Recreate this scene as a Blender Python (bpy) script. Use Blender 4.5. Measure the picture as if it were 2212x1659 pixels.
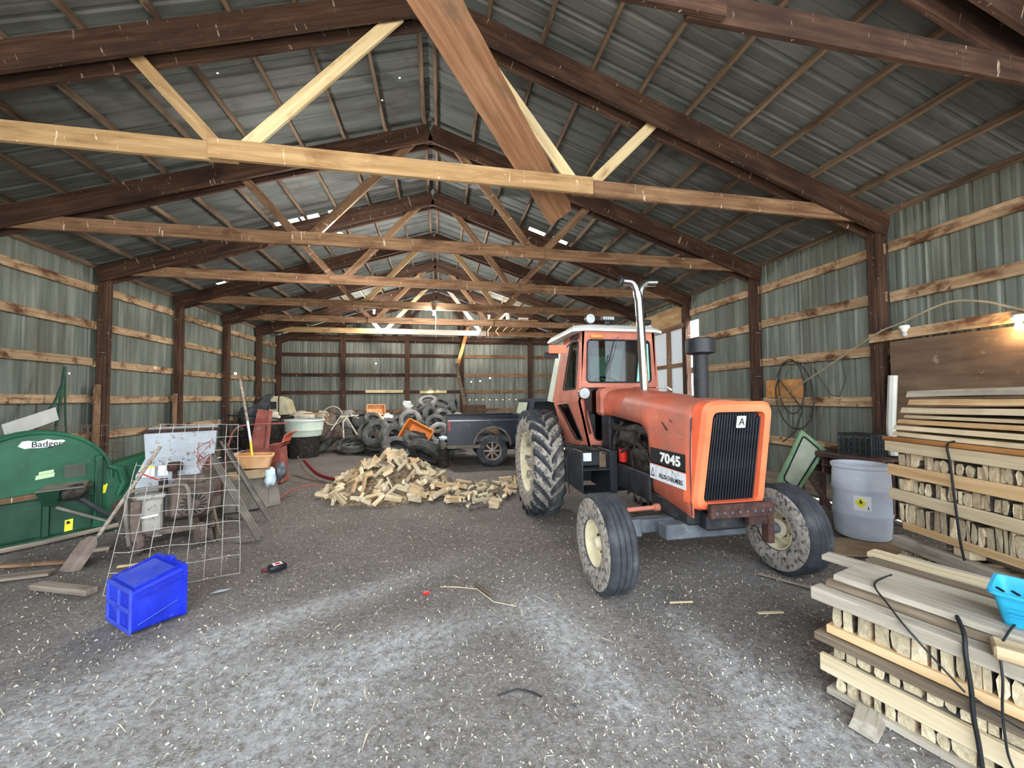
import bpy, bmesh, math, random
from mathutils import Vector, Matrix, noise
PI = math.pi
rnd = random.Random(11)
SC = bpy.context.scene
COL = SC.collection
for o in list(bpy.data.objects): bpy.data.objects.remove(o, do_unlink=True)

# ------------------------------------------------------------------ camera
cam = bpy.data.cameras.new('camera'); co = bpy.data.objects.new('camera', cam); COL.objects.link(co)
cam.sensor_width = 36.0; cam.sensor_fit = 'HORIZONTAL'; cam.lens = 36.0 * 830.0 / 2212.0
cam.clip_start = 0.05; cam.clip_end = 300
yaw, pitch, roll = 0.1858, 0.0338, -0.0076
fw = Vector((math.sin(yaw)*math.cos(pitch), math.cos(yaw)*math.cos(pitch), math.sin(pitch)))
rt = Vector((math.cos(yaw), -math.sin(yaw), 0)); up = rt.cross(fw)
r2 = rt*math.cos(roll) + up*math.sin(roll); u2 = -rt*math.sin(roll) + up*math.cos(roll)
R = Matrix((r2, u2, -fw)).transposed()
co.matrix_world = Matrix.Translation((0, 0, 1.75)) @ R.to_4x4()
SC.camera = co

# ------------------------------------------------------------------ world, sun, exposure
w = bpy.data.worlds.new('sky'); SC.world = w; w.use_nodes = True
bg = w.node_tree.nodes['Background']
bg.inputs[0].default_value = (0.86, 0.93, 1.0, 1); bg.inputs[1].default_value = 2.0
sun = bpy.data.lights.new('sun', 'SUN'); sun.energy = 7.0; sun.angle = math.radians(1.5); sun.color = (1, 0.93, 0.82)
so = bpy.data.objects.new('sun', sun); COL.objects.link(so)
so.rotation_euler = Vector((-0.62, 0.28, -0.95)).to_track_quat('-Z', 'Y').to_euler()
vs = SC.view_settings
vs.view_transform = 'Standard'; vs.look = 'None'; vs.gamma = 1; vs.exposure = 2.0
try: vs.use_curve_mapping = False
except Exception: pass

# ------------------------------------------------------------------ materials
def lin(c):
    if isinstance(c, str): c = tuple(int(c[i:i+2], 16) for i in (0, 2, 4))
    return tuple(((x/255)/12.92 if x/255 <= 0.04045 else ((x/255+0.055)/1.055)**2.4) for x in c) + (1,)
MATS = {}
def mat(name, cols, scale=(3, 3, 3), detail=6, rough=0.7, metal=0.0, bump=0.0, bscale=40, over=(), rand=0.0,
        coord='Object', dist=0.3, spec=0.4, lo=0.3, hi=0.7):
    """noise ramp of cols; over = (colour, scale3, lo, hi) layers of dirt, rust, droppings"""
    m = bpy.data.materials.new(name); MATS[name] = m; m.use_nodes = True
    N, L = m.node_tree.nodes, m.node_tree.links
    b = N['Principled BSDF']; b.inputs['Roughness'].default_value = rough; b.inputs['Metallic'].default_value = metal
    b.inputs['Specular IOR Level'].default_value = spec
    oi = N.new('ShaderNodeObjectInfo')
    if coord == 'Position': src = N.new('ShaderNodeNewGeometry').outputs['Position']
    else: src = N.new('ShaderNodeTexCoord').outputs['Object']
    off = N.new('ShaderNodeVectorMath'); off.operation = 'MULTIPLY_ADD'
    off.inputs[1].default_value = (1, 1, 1); L.new(src, off.inputs[0])
    mul = N.new('ShaderNodeMath'); mul.operation = 'MULTIPLY'; mul.inputs[1].default_value = 37.0 if rand else 0.0
    L.new(oi.outputs['Random'], mul.inputs[0]); L.new(mul.outputs[0], off.inputs[2])
    def nz(sc, det=detail, d=dist):
        mp = N.new('ShaderNodeVectorMath'); mp.operation = 'MULTIPLY'; mp.inputs[1].default_value = sc
        L.new(off.outputs[0], mp.inputs[0])
        n = N.new('ShaderNodeTexNoise'); n.inputs['Scale'].default_value = 1; n.inputs['Detail'].default_value = det
        n.inputs['Distortion'].default_value = d; n.inputs['Roughness'].default_value = 0.6
        L.new(mp.outputs[0], n.inputs['Vector']); return n.outputs['Fac']
    cr = N.new('ShaderNodeValToRGB'); L.new(nz(scale), cr.inputs[0])
    e = cr.color_ramp.elements
    k = len(cols)
    if k == 1: cols = [cols[0], cols[0]]; k = 2
    for i, c in enumerate(cols):
        p = lo + (hi-lo)*i/(k-1)
        el = e[i] if i < 2 else e.new(p)
        el.position = p; el.color = lin(c)
    out = cr.outputs[0]
    for (c, sc, lo, hi) in over:
        mr = N.new('ShaderNodeMapRange'); mr.inputs['From Min'].default_value = lo; mr.inputs['From Max'].default_value = hi
        L.new(nz(sc, 5), mr.inputs['Value'])
        mx = N.new('ShaderNodeMix'); mx.data_type = 'RGBA'; mx.inputs['B'].default_value = lin(c)
        L.new(mr.outputs[0], mx.inputs['Factor']); L.new(out, mx.inputs['A']); out = mx.outputs['Result']
    if rand:
        mr = N.new('ShaderNodeMapRange'); mr.inputs['To Min'].default_value = 1-rand; mr.inputs['To Max'].default_value = 1+rand
        L.new(oi.outputs['Random'], mr.inputs['Value'])
        hs = N.new('ShaderNodeHueSaturation'); L.new(mr.outputs[0], hs.inputs['Value']); L.new(out, hs.inputs['Color']); out = hs.outputs[0]
    L.new(out, b.inputs['Base Color'])
    if bump:
        bp = N.new('ShaderNodeBump'); bp.inputs['Strength'].default_value = bump; bp.inputs['Distance'].default_value = 0.02
        s3 = tuple(x*bscale/max(scale) for x in scale)
        L.new(nz(s3, 4), bp.inputs['Height']); L.new(bp.outputs[0], b.inputs['Normal'])
    return m
# timber (grain along local X)
G = (1.2, 22, 22)
mat('timber_dark', ['301f18', '483226', '624838'], G, rough=.85, bump=.25, rand=.15, over=[('2a1812', (1.5, 4, 4), .48, .72), ('b9a894', (24, 24, 4), .655, .70)])
mat('timber_brown', ['6b4f39', '88694f', 'a48565'], G, rough=.85, bump=.25, rand=.15, over=[('4f3524', (1.6, 5, 5), .5, .74), ('d9cbb6', (24, 24, 4), .645, .69)])
mat('timber_gold', ['977a52', 'ad8f66', 'c0a47c'], G, rough=.8, bump=.2, rand=.1, over=[('7a5735', (1.6, 6, 6), .52, .74), ('e9dcc4', (24, 24, 4), .66, .70)])
mat('timber_pale', ['cdb588', 'e2cd9f', 'ebdcb6'], G, rough=.8, bump=.2, rand=.1, over=[('9a7b50', (1.8, 6, 6), .55, .76)])
mat('timber_white', ['bfb2a6', 'd5cabf', 'e2dad2'], G, rough=.8, bump=.2, rand=.08, over=[('8a7564', (2, 5, 5), .6, .8)])
mat('timber_girt', ['8d7355', 'ac9070', 'c6ad8c'], G, rough=.85, bump=.25, rand=.15, over=[('5a3a24', (2.6, 4, 4), .48, .64), ('5a3a24', (9, 9, 9), .6, .7)])
mat('timber_grey', ['6b6056', '8d8073', 'a79a8a'], G, rough=.9, bump=.3, rand=.15, over=[('4a4038', (2, 5, 5), .58, .8)])
mat('timber_purlin', ['5c4a3c', '7a6654', '93806b'], G, rough=.9, bump=.3, rand=.12, over=[('33231a', (1.5, 4, 4), .5, .75)])
mat('plywood', ['8a5a33', 'b27c48', 'c79259'], (1.2, 9, 9), rough=.8, bump=.1, rand=.1, over=[('5b3a22', (1.5, 1.5, 1.5), .55, .8)])
mat('plywood_brown', ['4c3c30', '655242', '76624f'], (3, 1.2, 6), rough=.85, bump=.1, over=[('3f2c1f', (1.2, 1.2, 1.2), .5, .8), ('a5927b', (6, 6, 6), .66, .8)])
# metal sheets (local X across, Z along)
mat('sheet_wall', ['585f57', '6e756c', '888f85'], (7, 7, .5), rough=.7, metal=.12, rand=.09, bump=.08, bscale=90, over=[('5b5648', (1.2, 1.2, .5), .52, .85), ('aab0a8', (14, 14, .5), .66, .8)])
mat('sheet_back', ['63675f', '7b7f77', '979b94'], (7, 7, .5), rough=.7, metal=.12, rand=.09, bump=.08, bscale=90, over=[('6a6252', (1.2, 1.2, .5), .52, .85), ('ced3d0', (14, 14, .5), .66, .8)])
mat('sheet_roof', ['4e514e', '626663', '717572'], (6, 6, .8), rough=.75, metal=.08, rand=.07, bump=.06, bscale=90, over=[('45433d', (1.5, 1.5, 1.5), .55, .85)])
mat('sheet_white', ['dfe4e6', 'eef2f3'], (4, 4, 1), rough=.5, rand=.03)
def glow(name, c, s):
    m = bpy.data.materials.new(name); m.use_nodes = True; b = m.node_tree.nodes['Principled BSDF']
    b.inputs['Base Color'].default_value = lin(c); b.inputs['Emission Color'].default_value = lin(c); b.inputs['Emission Strength'].default_value = s
    MATS[name] = m; return m
def glass(name, c, rough=.05, alpha=None, trans=1.0):
    m = bpy.data.materials.new(name); m.use_nodes = True; b = m.node_tree.nodes['Principled BSDF']
    b.inputs['Base Color'].default_value = lin(c); b.inputs['Roughness'].default_value = rough
    b.inputs['Transmission Weight'].default_value = trans; b.inputs['IOR'].default_value = 1.05 if trans > .5 else 1.45
    MATS[name] = m; return m

# ------------------------------------------------------------------ mesh helpers
class MB:
    def __init__(s): s.v = []; s.f = []
    def add(s, vs, fs, M=None):
        k = len(s.v)
        s.v += [tuple(M @ Vector(p)) for p in vs] if M is not None else [tuple(p) for p in vs]
        s.f += [tuple(i+k for i in f) for f in fs]; return s
    def box(s, x0, x1, y0, y1, z0, z1, c=0.0, M=None):
        if c <= 0:
            return s.add([(x0,y0,z0),(x1,y0,z0),(x1,y1,z0),(x0,y1,z0),(x0,y0,z1),(x1,y0,z1),(x1,y1,z1),(x0,y1,z1)],
                         [(0,3,2,1),(4,5,6,7),(0,1,5,4),(1,2,6,5),(2,3,7,6),(3,0,4,7)], M)
        X, Y, Z = (x0, x1), (y0, y1), (z0, z1); vs = []; ix = {}
        for i in (0, 1):
            for j in (0, 1):
                for k in (0, 1):
                    sx, sy, sz = 1-2*i, 1-2*j, 1-2*k
                    for a in range(3):
                        p = [X[i]+sx*c, Y[j]+sy*c, Z[k]+sz*c]; p[a] = (X[i], Y[j], Z[k])[a]
                        ix[i, j, k, a] = len(vs); vs.append(tuple(p))
        fs = []
        q = ((0, 0), (1, 0), (1, 1), (0, 1))
        for a in range(3):
            b_, c_ = [(1, 2), (2, 0), (0, 1)][a]
            for e in (0, 1):
                idx = []
                for (m, n) in q:
                    t = [0, 0, 0]; t[a] = e; t[b_] = m; t[c_] = n; idx.append(ix[t[0], t[1], t[2], a])
                fs.append(tuple(idx) if e else tuple(reversed(idx)))
        for a in range(3):
            b_, c_ = [(1, 2), (2, 0), (0, 1)][a]
            for m in (0, 1):
                for n in (0, 1):
                    def I(e, ax):
                        t = [0, 0, 0]; t[a] = e; t[b_] = m; t[c_] = n; return ix[t[0], t[1], t[2], ax]
                    f = (I(0, b_), I(1, b_), I(1, c_), I(0, c_))
                    fs.append(f if (m == n) else tuple(reversed(f)))
        for i in (0, 1):
            for j in (0, 1):
                for k in (0, 1):
                    f = (ix[i,j,k,0], ix[i,j,k,1], ix[i,j,k,2])
                    fs.append(f if (i+j+k) % 2 == 1 else tuple(reversed(f)))
        return s.add(vs, fs, M)
    def tube(s, pts, r, n=8, closed=False, M=None, cap=True):
        pts = [Vector(p) for p in pts]; m = len(pts)
        rs = r if isinstance(r, (list, tuple)) else [r]*m
        vs = []; fs = []; pn = None
        for i, p in enumerate(pts):
            a = pts[(i-1) % m] if (closed or i > 0) else p
            b = pts[(i+1) % m] if (closed or i < m-1) else p
            t = (b-a).normalized()
            if pn is None: pn = t.orthogonal().normalized()
            else:
                pn = (pn - t*pn.dot(t)); pn = pn.normalized() if pn.length > 1e-6 else t.orthogonal().normalized()
            bn = t.cross(pn)
            for k in range(n):
                an = 2*PI*k/n; vs.append(p + (pn*math.cos(an) + bn*math.sin(an))*rs[i])
        for i in range(m if closed else m-1):
            for k in range(n):
                j = (i+1) % m
                fs.append((i*n+k, i*n+(k+1) % n, j*n+(k+1) % n, j*n+k))
        if cap and not closed:
            fs.append(tuple(reversed(range(n)))); fs.append(tuple((m-1)*n+k for k in range(n)))
        return s.add(vs, fs, M)
    def lathe(s, prof, n=32, M=None, closed=False):
        vs = []; fs = []; m = len(prof)
        for (r, z) in prof:
            for k in range(n):
                a = 2*PI*k/n; vs.append((r*math.cos(a), r*math.sin(a), z))
        for i in range(m if closed else m-1):
            j = (i+1) % m
            for k in range(n): fs.append((i*n+k, i*n+(k+1) % n, j*n+(k+1) % n, j*n+k))
        return s.add(vs, fs, M)
    def disc(s, r, z, n=32, M=None):
        return s.add([(r*math.cos(2*PI*k/n), r*math.sin(2*PI*k/n), z) for k in range(n)], [tuple(range(n))], M)
    def prism(s, poly, d0, d1, M=None):
        """poly in local XZ, extruded along local Y from d0 to d1"""
        n = len(poly); vs = [(x, d0, z) for x, z in poly] + [(x, d1, z) for x, z in poly]
        fs = [tuple(range(n)), tuple(reversed(range(n, 2*n)))] + [(i, i+n, (i+1) % n+n, (i+1) % n) for i in range(n)]
        return s.add(vs, fs, M)
    def loft(s, rings, M=None, caps=True, closed=True):
        n = len(rings[0]); vs = [p for r in rings for p in r]; fs = []
        for i in range(len(rings)-1):
            for k in range(n if closed else n-1):
                fs.append((i*n+k, i*n+(k+1) % n, (i+1)*n+(k+1) % n, (i+1)*n+k))
        if caps: fs += [tuple(reversed(range(n))), tuple((len(rings)-1)*n+k for k in range(n))]
        return s.add(vs, fs, M)
    def mesh(s, name, smooth=None):
        me = bpy.data.meshes.new(name); me.from_pydata(s.v, [], s.f); me.update()
        if smooth is not None:
            for p in me.polygons: p.use_smooth = True
            me.set_sharp_from_angle(angle=math.radians(smooth))
        return me
    def fix(s): return s
def fixn(me):
    bm = bmesh.new(); bm.from_mesh(me); bmesh.ops.recalc_face_normals(bm, faces=bm.faces); bm.to_mesh(me); bm.free(); return me
def put(name, me, m=None, parent=None, M=None):
    if isinstance(me, MB): me = fixn(me.mesh(name, 35))
    o = bpy.data.objects.new(name, me)
    if m and not me.materials: me.materials.append(MATS[m] if isinstance(m, str) else m)
    COL.objects.link(o)
    if parent is not None: o.parent = parent
    if M is not None: o.matrix_basis = M
    return o
def thing(name, label, cat, loc=(0, 0, 0), rz=0.0, group=None, kind=None):
    o = bpy.data.objects.new(name, None); COL.objects.link(o); o.empty_display_size = .1
    o.location = loc; o.rotation_euler = (0, 0, rz)
    return tag(o, label, cat, group, kind)
def tag(o, label=None, cat=None, group=None, kind=None):
    if label: o['label'] = label
    if cat: o['category'] = cat
    if group: o['group'] = group
    if kind: o['kind'] = kind
    elif cat: o['kind'] = 'thing'
    return o
def dup(root, loc=None, rot=None, label=None):
    r = root.copy(); COL.objects.link(r)
    if loc is not None: r.location = loc
    if rot is not None: r.rotation_euler = rot
    if label: r['label'] = label
    for ch in list(root.children):
        c = ch.copy(); COL.objects.link(c); c.parent = r
        for g in ch.children:
            d = g.copy(); COL.objects.link(d); d.parent = c
    return r
def frame(p, q, upv=(0, 0, 1)):
    """matrix at p with local X along p->q and local Z near upv"""
    p = Vector(p); x = (Vector(q)-p); L = x.length; x = x/L
    z = Vector(upv); z = z - x*z.dot(x)
    if z.length < 1e-4: z = x.orthogonal()
    z.normalize(); y = z.cross(x)
    return Matrix(((x.x, y.x, z.x, p.x), (x.y, y.y, z.y, p.y), (x.z, y.z, z.z, p.z), (0, 0, 0, 1))), L
def plank(name, p, q, wid, th, m, parent=None, upv=(0, 0, 1), c=.004, off=(0, 0), wob=0.0):
    """board from p to q: wid along local Z (near upv), th along local Y"""
    M, L = frame(p, q, upv); b = MB()
    b.box(0, L, -th/2+off[0], th/2+off[0], -wid/2+off[1], wid/2+off[1], c)
    if wob:
        s = rnd.random()*99
        b.v = [(x, y+wob*noise.noise((x*1.3+s, 0, 0)), z+wob*noise.noise((x*1.1, s, z*3))) for x, y, z in b.v]
    return put(name, fixn(b.mesh(name)), m, parent, M)
T = Matrix.Translation
def RX(a): return Matrix.Rotation(a, 4, 'X')
def RY(a): return Matrix.Rotation(a, 4, 'Y')
def RZ(a): return Matrix.Rotation(a, 4, 'Z')
def S(x, y, z): return Matrix.Diagonal((x, y, z, 1))
def text_mesh(body, size, extrude=.001, bold=0.0, align='CENTER', spacing=1.0):
    cu = bpy.data.curves.new('text', 'FONT'); cu.body = body; cu.size = size; cu.extrude = extrude; cu.offset = bold
    cu.align_x = align; cu.align_y = 'CENTER'; cu.space_character = spacing
    o = bpy.data.objects.new('text', cu); COL.objects.link(o)
    dg = bpy.context.evaluated_depsgraph_get(); me = bpy.data.meshes.new_from_object(o.evaluated_get(dg))
    bpy.data.objects.remove(o, do_unlink=True); me.name = 'lettering'; me.materials.clear(); return me
# ================================================================== the setting
RIDGE, SL = -0.15, 0.326
XL, XR = -6.35, 6.121                       # inner faces of the wall posts
WL, WR, WB = -6.56, 6.27, 17.24             # metal sheets
TY = [-.08, 2.11, 4.305, 6.501, 8.678, 10.863, 13.05, 15.193, 17.018]   # truss positions
def rz_top(x): return 6.38 - SL*abs(x-RIDGE)       # rafter top
def rz_roof(x): return 6.47 - SL*abs(x-RIDGE)      # roof sheet
# ---- floor
PALE_PATCH = [(-.95, 3.6, 1.0, .16, .5), (-.15, 2.95, .75, .22, .25), (-.75, 2.6, .5, .35, 0), (.85, 2.95, .22, .5, .25), (1.02, 2.3, .2, .35, .1), (1.85, 2.35, .16, .5, 0), (-1.6, 3.1, .35, .3, .4), (-2.2, 2.6, .7, .35, .2), (-1.4, 1.9, .7, .4, 0), (1.9, 1.75, .25, .35, 0)]
def floor_z(x, y):
    h = .022*noise.noise((x*.55, y*.55, 3)) + .012*noise.noise((x*2.1, y*2.1, 7)) + .006*noise.noise((x*7, y*7, 1))
    return h - .012
def build_floor():
    xs = []; x = -9.0
    while x < 9.01: xs.append(x); x += .075 if -3.6 < x < 5.4 else .16
    ys = []; y = -3.0
    while y < 17.6: ys.append(y); y += .06 if .5 < y < 5 else (.1 if y < 9 else .2)
    v = [(a, b, floor_z(a, b)) for b in ys for a in xs]; n = len(xs)
    f = [(j*n+i, j*n+i+1, (j+1)*n+i+1, (j+1)*n+i) for j in range(len(ys)-1) for i in range(n-1)]
    me = bpy.data.meshes.new('floor'); me.from_pydata(v, [], f); me.update()
    for p in me.polygons: p.use_smooth = True
    o = put('floor', me, dirt_mat()); tag(o, 'dirt floor with chaff and pale patches', None, None, 'structure')
    b = MB(); b.box(-60, 60, -70, -2.95, -.3, -.03); b.box(9, 60, -2.95, 60, -.3, -.03); b.box(-60, -9, -2.95, 60, -.3, -.03); b.box(-9, 9, 17.5, 60, -.3, -.03)
    tag(put('ground_outside', b, 'yard'), 'gravel yard outside the barn', None, None, 'structure')
def dirt_mat():
    m = bpy.data.materials.new('dirt'); m.use_nodes = True; N, L = m.node_tree.nodes, m.node_tree.links
    b = N['Principled BSDF']; b.inputs['Roughness'].default_value = .95; b.inputs['Specular IOR Level'].default_value = .15
    tc = N.new('ShaderNodeTexCoord')
    def nz(s, d=6, ds=0):
        n = N.new('ShaderNodeTexNoise'); n.inputs['Scale'].default_value = s; n.inputs['Detail'].default_value = d; n.inputs['Distortion'].default_value = ds
        n.inputs['Roughness'].default_value = .65; L.new(tc.outputs['Object'], n.inputs['Vector']); return n.outputs['Fac']
    def ramp(fac, st):
        r = N.new('ShaderNodeValToRGB'); L.new(fac, r.inputs[0]); e = r.color_ramp.elements
        for i, (p, c) in enumerate(st):
            el = e[i] if i < 2 else e.new(p)
            el.position = p; el.color = lin(c)
        return r.outputs[0]
    def mix(f, a, c):
        x = N.new('ShaderNodeMix'); x.data_type = 'RGBA'; L.new(f, x.inputs['Factor']); L.new(a, x.inputs['A'])
        if isinstance(c, str): x.inputs['B'].default_value = lin(c)
        else: L.new(c, x.inputs['B'])
        return x.outputs['Result']
    def mth(op, a, c=None):
        x = N.new('ShaderNodeMath'); x.operation = op; x.use_clamp = op in ('ADD', 'SUBTRACT')
        for i, q in enumerate((a, c)):
            if q is None: continue
            if isinstance(q, (int, float)): x.inputs[i].default_value = q
            else: L.new(q, x.inputs[i])
        return x.outputs[0]
    base = ramp(nz(1.1), [(.3, '544f4a'), (.5, '6c6661'), (.7, '837d78')])
    fine = ramp(nz(48, 9), [(.32, '433f3b'), (.5, '77726d'), (.7, 'a7a29d')])
    x = N.new('ShaderNodeMix'); x.data_type = 'RGBA'; x.inputs['Factor'].default_value = .6; L.new(base, x.inputs['A']); L.new(fine, x.inputs['B']); col = x.outputs['Result']
    sep = N.new('ShaderNodeSeparateXYZ'); L.new(tc.outputs['Object'], sep.inputs[0]); X, Y = sep.outputs[0], sep.outputs[1]
    tot = None                                     # pale patches: soft ellipses broken up by noise
    for cx, cy, rx, ry, an in PALE_PATCH:
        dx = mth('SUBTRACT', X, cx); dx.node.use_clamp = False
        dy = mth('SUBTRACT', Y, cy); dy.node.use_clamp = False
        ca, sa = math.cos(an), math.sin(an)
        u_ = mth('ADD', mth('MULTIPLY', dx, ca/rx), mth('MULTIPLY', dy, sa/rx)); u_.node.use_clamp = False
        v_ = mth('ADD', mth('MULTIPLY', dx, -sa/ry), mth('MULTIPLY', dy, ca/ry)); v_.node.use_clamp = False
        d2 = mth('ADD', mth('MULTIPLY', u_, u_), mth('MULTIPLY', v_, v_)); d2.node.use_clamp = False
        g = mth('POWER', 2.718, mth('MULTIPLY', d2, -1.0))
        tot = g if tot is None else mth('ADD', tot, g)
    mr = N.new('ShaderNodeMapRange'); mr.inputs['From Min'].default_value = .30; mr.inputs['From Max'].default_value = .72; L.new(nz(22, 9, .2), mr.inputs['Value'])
    near = N.new('ShaderNodeMapRange'); near.inputs['From Min'].default_value = 4.6; near.inputs['From Max'].default_value = 1.2; near.inputs['To Max'].default_value = .42; L.new(Y, near.inputs['Value'])  # floor also turns paler towards the front
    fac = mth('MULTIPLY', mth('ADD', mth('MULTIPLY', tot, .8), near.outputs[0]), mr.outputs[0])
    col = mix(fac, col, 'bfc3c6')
    mr4 = N.new('ShaderNodeMapRange'); mr4.inputs['From Min'].default_value = .54; mr4.inputs['From Max'].default_value = .68; L.new(nz(17, 7, .6), mr4.inputs['Value'])
    col = mix(mth('MULTIPLY', mr4.outputs[0], .55), col, '4d463f')
    mr2 = N.new('ShaderNodeMapRange'); mr2.inputs['From Min'].default_value = .66; mr2.inputs['From Max'].default_value = .72; L.new(nz(70, 3), mr2.inputs['Value'])
    col = mix(mth('MULTIPLY', mr2.outputs[0], .7), col, 'c9c3b8')
    mr3 = N.new('ShaderNodeMapRange'); mr3.inputs['From Min'].default_value = .5; mr3.inputs['From Max'].default_value = .75; L.new(nz(.5, 3), mr3.inputs['Value'])
    col = mix(mth('MULTIPLY', mr3.outputs[0], .35), col, '463e38')
    L.new(col, b.inputs['Base Color'])
    bp = N.new('ShaderNodeBump'); bp.inputs['Strength'].default_value = .7; bp.inputs['Distance'].default_value = .03
    L.new(mth('ADD', mth('MULTIPLY', nz(14, 8), .6), mth('MULTIPLY', nz(60, 4), .4)), bp.inputs['Height']); L.new(bp.outputs[0], b.inputs['Normal'])
    return m
mat('yard', ['8a857c', 'a6a19a', 'bab5ac'], (2, 2, 2), rough=.95)
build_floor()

# ---- ribbed sheet: local X across the ribs, Z along, ribs stand out towards +Y
def sheet(W, H, holes=(), pitch=.225, top=None, rib=.02):
    cols = {0.0: 0.0, W: 0.0}; n = int(round(W/pitch))
    for i in range(n+1):
        c = min(max(i*W/n, .035), W-.035)
        for du, d in ((-.034, 0), (-.016, rib), (.016, rib), (.034, 0)): cols[round(c+du, 4)] = d
        m_ = c+W/n/2
        if m_ < W:
            for du, d in ((-.02, 0), (0, .004), (.02, 0)): cols[round(m_+du, 4)] = d
    rows = {0.0, H}
    def dep(u):
        ks = sorted(cols); lo = max([k for k in ks if k <= u], default=ks[0]); hi = min([k for k in ks if k >= u], default=ks[-1])
        return cols[lo] if hi == lo else cols[lo]+(cols[hi]-cols[lo])*(u-lo)/(hi-lo)
    extra = {}
    for (u0, u1, z0, z1) in holes:
        for u_ in (u0, u1): extra[u_] = dep(u_)
        rows |= {z0, z1}
    cols.update(extra); us = sorted(cols); zs = sorted(rows); n = len(us); v = []; f = []
    for z in zs:
        for u_ in us:
            zz = z
            if top is not None and z == H: zz = top(u_)
            v.append((u_, cols[u_], zz))
    for j in range(len(zs)-1):
        for i in range(n-1):
            cu, cz = (us[i]+us[i+1])/2, (zs[j]+zs[j+1])/2
            if any(a < cu < b and c < cz < d for a, b, c, d in holes): continue
            f.append((j*n+i, j*n+i+1, (j+1)*n+i+1, (j+1)*n+i))
    me = bpy.data.meshes.new('metal_sheet'); me.from_pydata(v, [], f); me.update(); return me
PW = .9
side_me = sheet(PW, 4.36)
def holes_for(lst, a0, PWd):
    return [(y0-a0, y1-a0, z0, z1) for (y0, y1, z0, z1) in lst if a0+.01 < y0 and y1 < a0+PWd-.01]
def wall(name, label, place, n, a0, holes, skip, m):
    wl = thing(name, label, None, kind='structure')
    for i in range(n):
        s = a0+i*PW
        if any(x0-.05 <= s and s+PW <= x1+.05 for x0, x1 in skip): continue
        h = holes_for(holes, s, PW)
        me = sheet(PW, 4.36, h) if h else side_me
        o = put('metal_sheet', me, None, wl, place(s))
        if not me.materials: me.materials.append(MATS[m])
    return wl
# bullet holes and tears that let the daylight in
HL = [(7.72, 7.76, 2.47, 2.51), (8.02, 8.05, 2.52, 2.55), (8.25, 8.28, 2.22, 2.25), (13.9, 14.06, 2.5, 2.62)]
wallL = wall('wall_left', 'corrugated steel wall behind the green blower', lambda s: T((WL, s, 0)) @ RZ(PI/2), 22, -2.4, HL, [], 'sheet_wall')  # walls run one added bay behind the camera to cut sky light
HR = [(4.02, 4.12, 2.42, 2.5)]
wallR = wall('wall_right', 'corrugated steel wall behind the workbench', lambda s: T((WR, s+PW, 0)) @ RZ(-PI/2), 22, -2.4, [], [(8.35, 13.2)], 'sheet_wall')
# the bay with the big side opening: sheets only above its header
hdr_me = sheet(PW, .72); hdr_me.materials.append(MATS['sheet_wall'])
for i in range(22):
    s = -2.4+i*PW
    if 8.3 <= s and s+PW <= 13.25: put('metal_sheet', hdr_me, None, wallR, T((WR, s+PW, 3.64)) @ RZ(-PI/2))
wallB = thing('wall_back', 'corrugated steel gable wall behind the tire heap', None, kind='structure')
HB = [(-2.72, -2.66, 3.2, 3.26), (-3.18, -3.13, 1.98, 2.03), (-.08, .02, 2.66, 2.72), (1.75, 1.82, 2.45, 2.5), (3.35, 3.5, 3.3, 3.42), (2.38, 2.55, 2.72, 2.78), (2.2, 2.27, 2.58, 2.64), (3.1, 3.16, 2.66, 2.72), (3.95, 4.0, 3.5, 3.55), (1.35, 1.41, 2.42, 2.47)] + [(1.3+.3*i, 1.33+.3*i, 1.62, 1.65) for i in range(9)]
gx = WL
while gx < WR-.05:
    W_ = min(PW, WR-gx); top = (lambda u_, g=gx: rz_roof(g+u_)-.02)
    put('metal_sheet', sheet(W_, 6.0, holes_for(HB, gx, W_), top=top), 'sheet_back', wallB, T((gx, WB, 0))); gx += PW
# ---- posts and girts
def girt_row(wl, x, ys, zb, m='timber_girt', h=.15):
    for a, b in zip(ys[:-1], ys[1:]):
        z = zb+rnd.uniform(-.015, .015)
        plank('girt', (x, a+.02, z+h/2), (x, b-.02, z+h/2+rnd.uniform(-.012, .012)), h, .045, m, wl)
for zb in (3.82, 3.12, 2.39, 1.69, 1.0): girt_row(wallL, -6.525, TY, zb)
girt_row(wallL, -6.525, TY, .05, 'timber_grey', .24)
for zb in (3.75, 3.05, 2.31, 1.55, .81):
    girt_row(wallR, 6.235, TY[:5], zb); girt_row(wallR, 6.235, TY[6:], zb)
girt_row(wallR, 6.235, TY[:5], .05, 'timber_grey', .24)
BX = [-6.46, -3.985, -1.381, .955, 4.06, 6.2]
for zb, hh in ((3.5, .15), (2.66, .14), (1.93, .14), (1.1, .15), (.1, .2), (4.95, .15), (5.6, .15)):
    for a, b in zip(BX[:-1], BX[1:]):
        if zb > 4.5 and (rz_roof(a) < zb+.2 or rz_roof(b) < zb+.2): continue
        plank('girt', (a, WB-.03, zb+hh/2), (b, WB-.03, zb+hh/2), hh, .045, 'timber_dark' if zb > 1.5 and a < .5 else 'timber_brown', wallB)
plank('girt', (-3.1, WB-.075, 2.03), (-1.55, WB-.075, 2.03), .12, .04, 'timber_pale', wallB)
plank('girt', (-.85, WB-.075, 2.0), (.3, WB-.075, 2.0), .12, .04, 'timber_pale', wallB)
plank('header_board', (-6.4, WB-.08, 4.28), (6.15, WB-.08, 4.28), .28, .04, 'timber_dark', wallB)
for x in BX:
    plank('post', (x, WB-.14, 0), (x, WB-.14, min(rz_roof(x)-.1, 6.2)), .18, .15, 'timber_dark', wallB, upv=(1, 0, 0))
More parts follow.
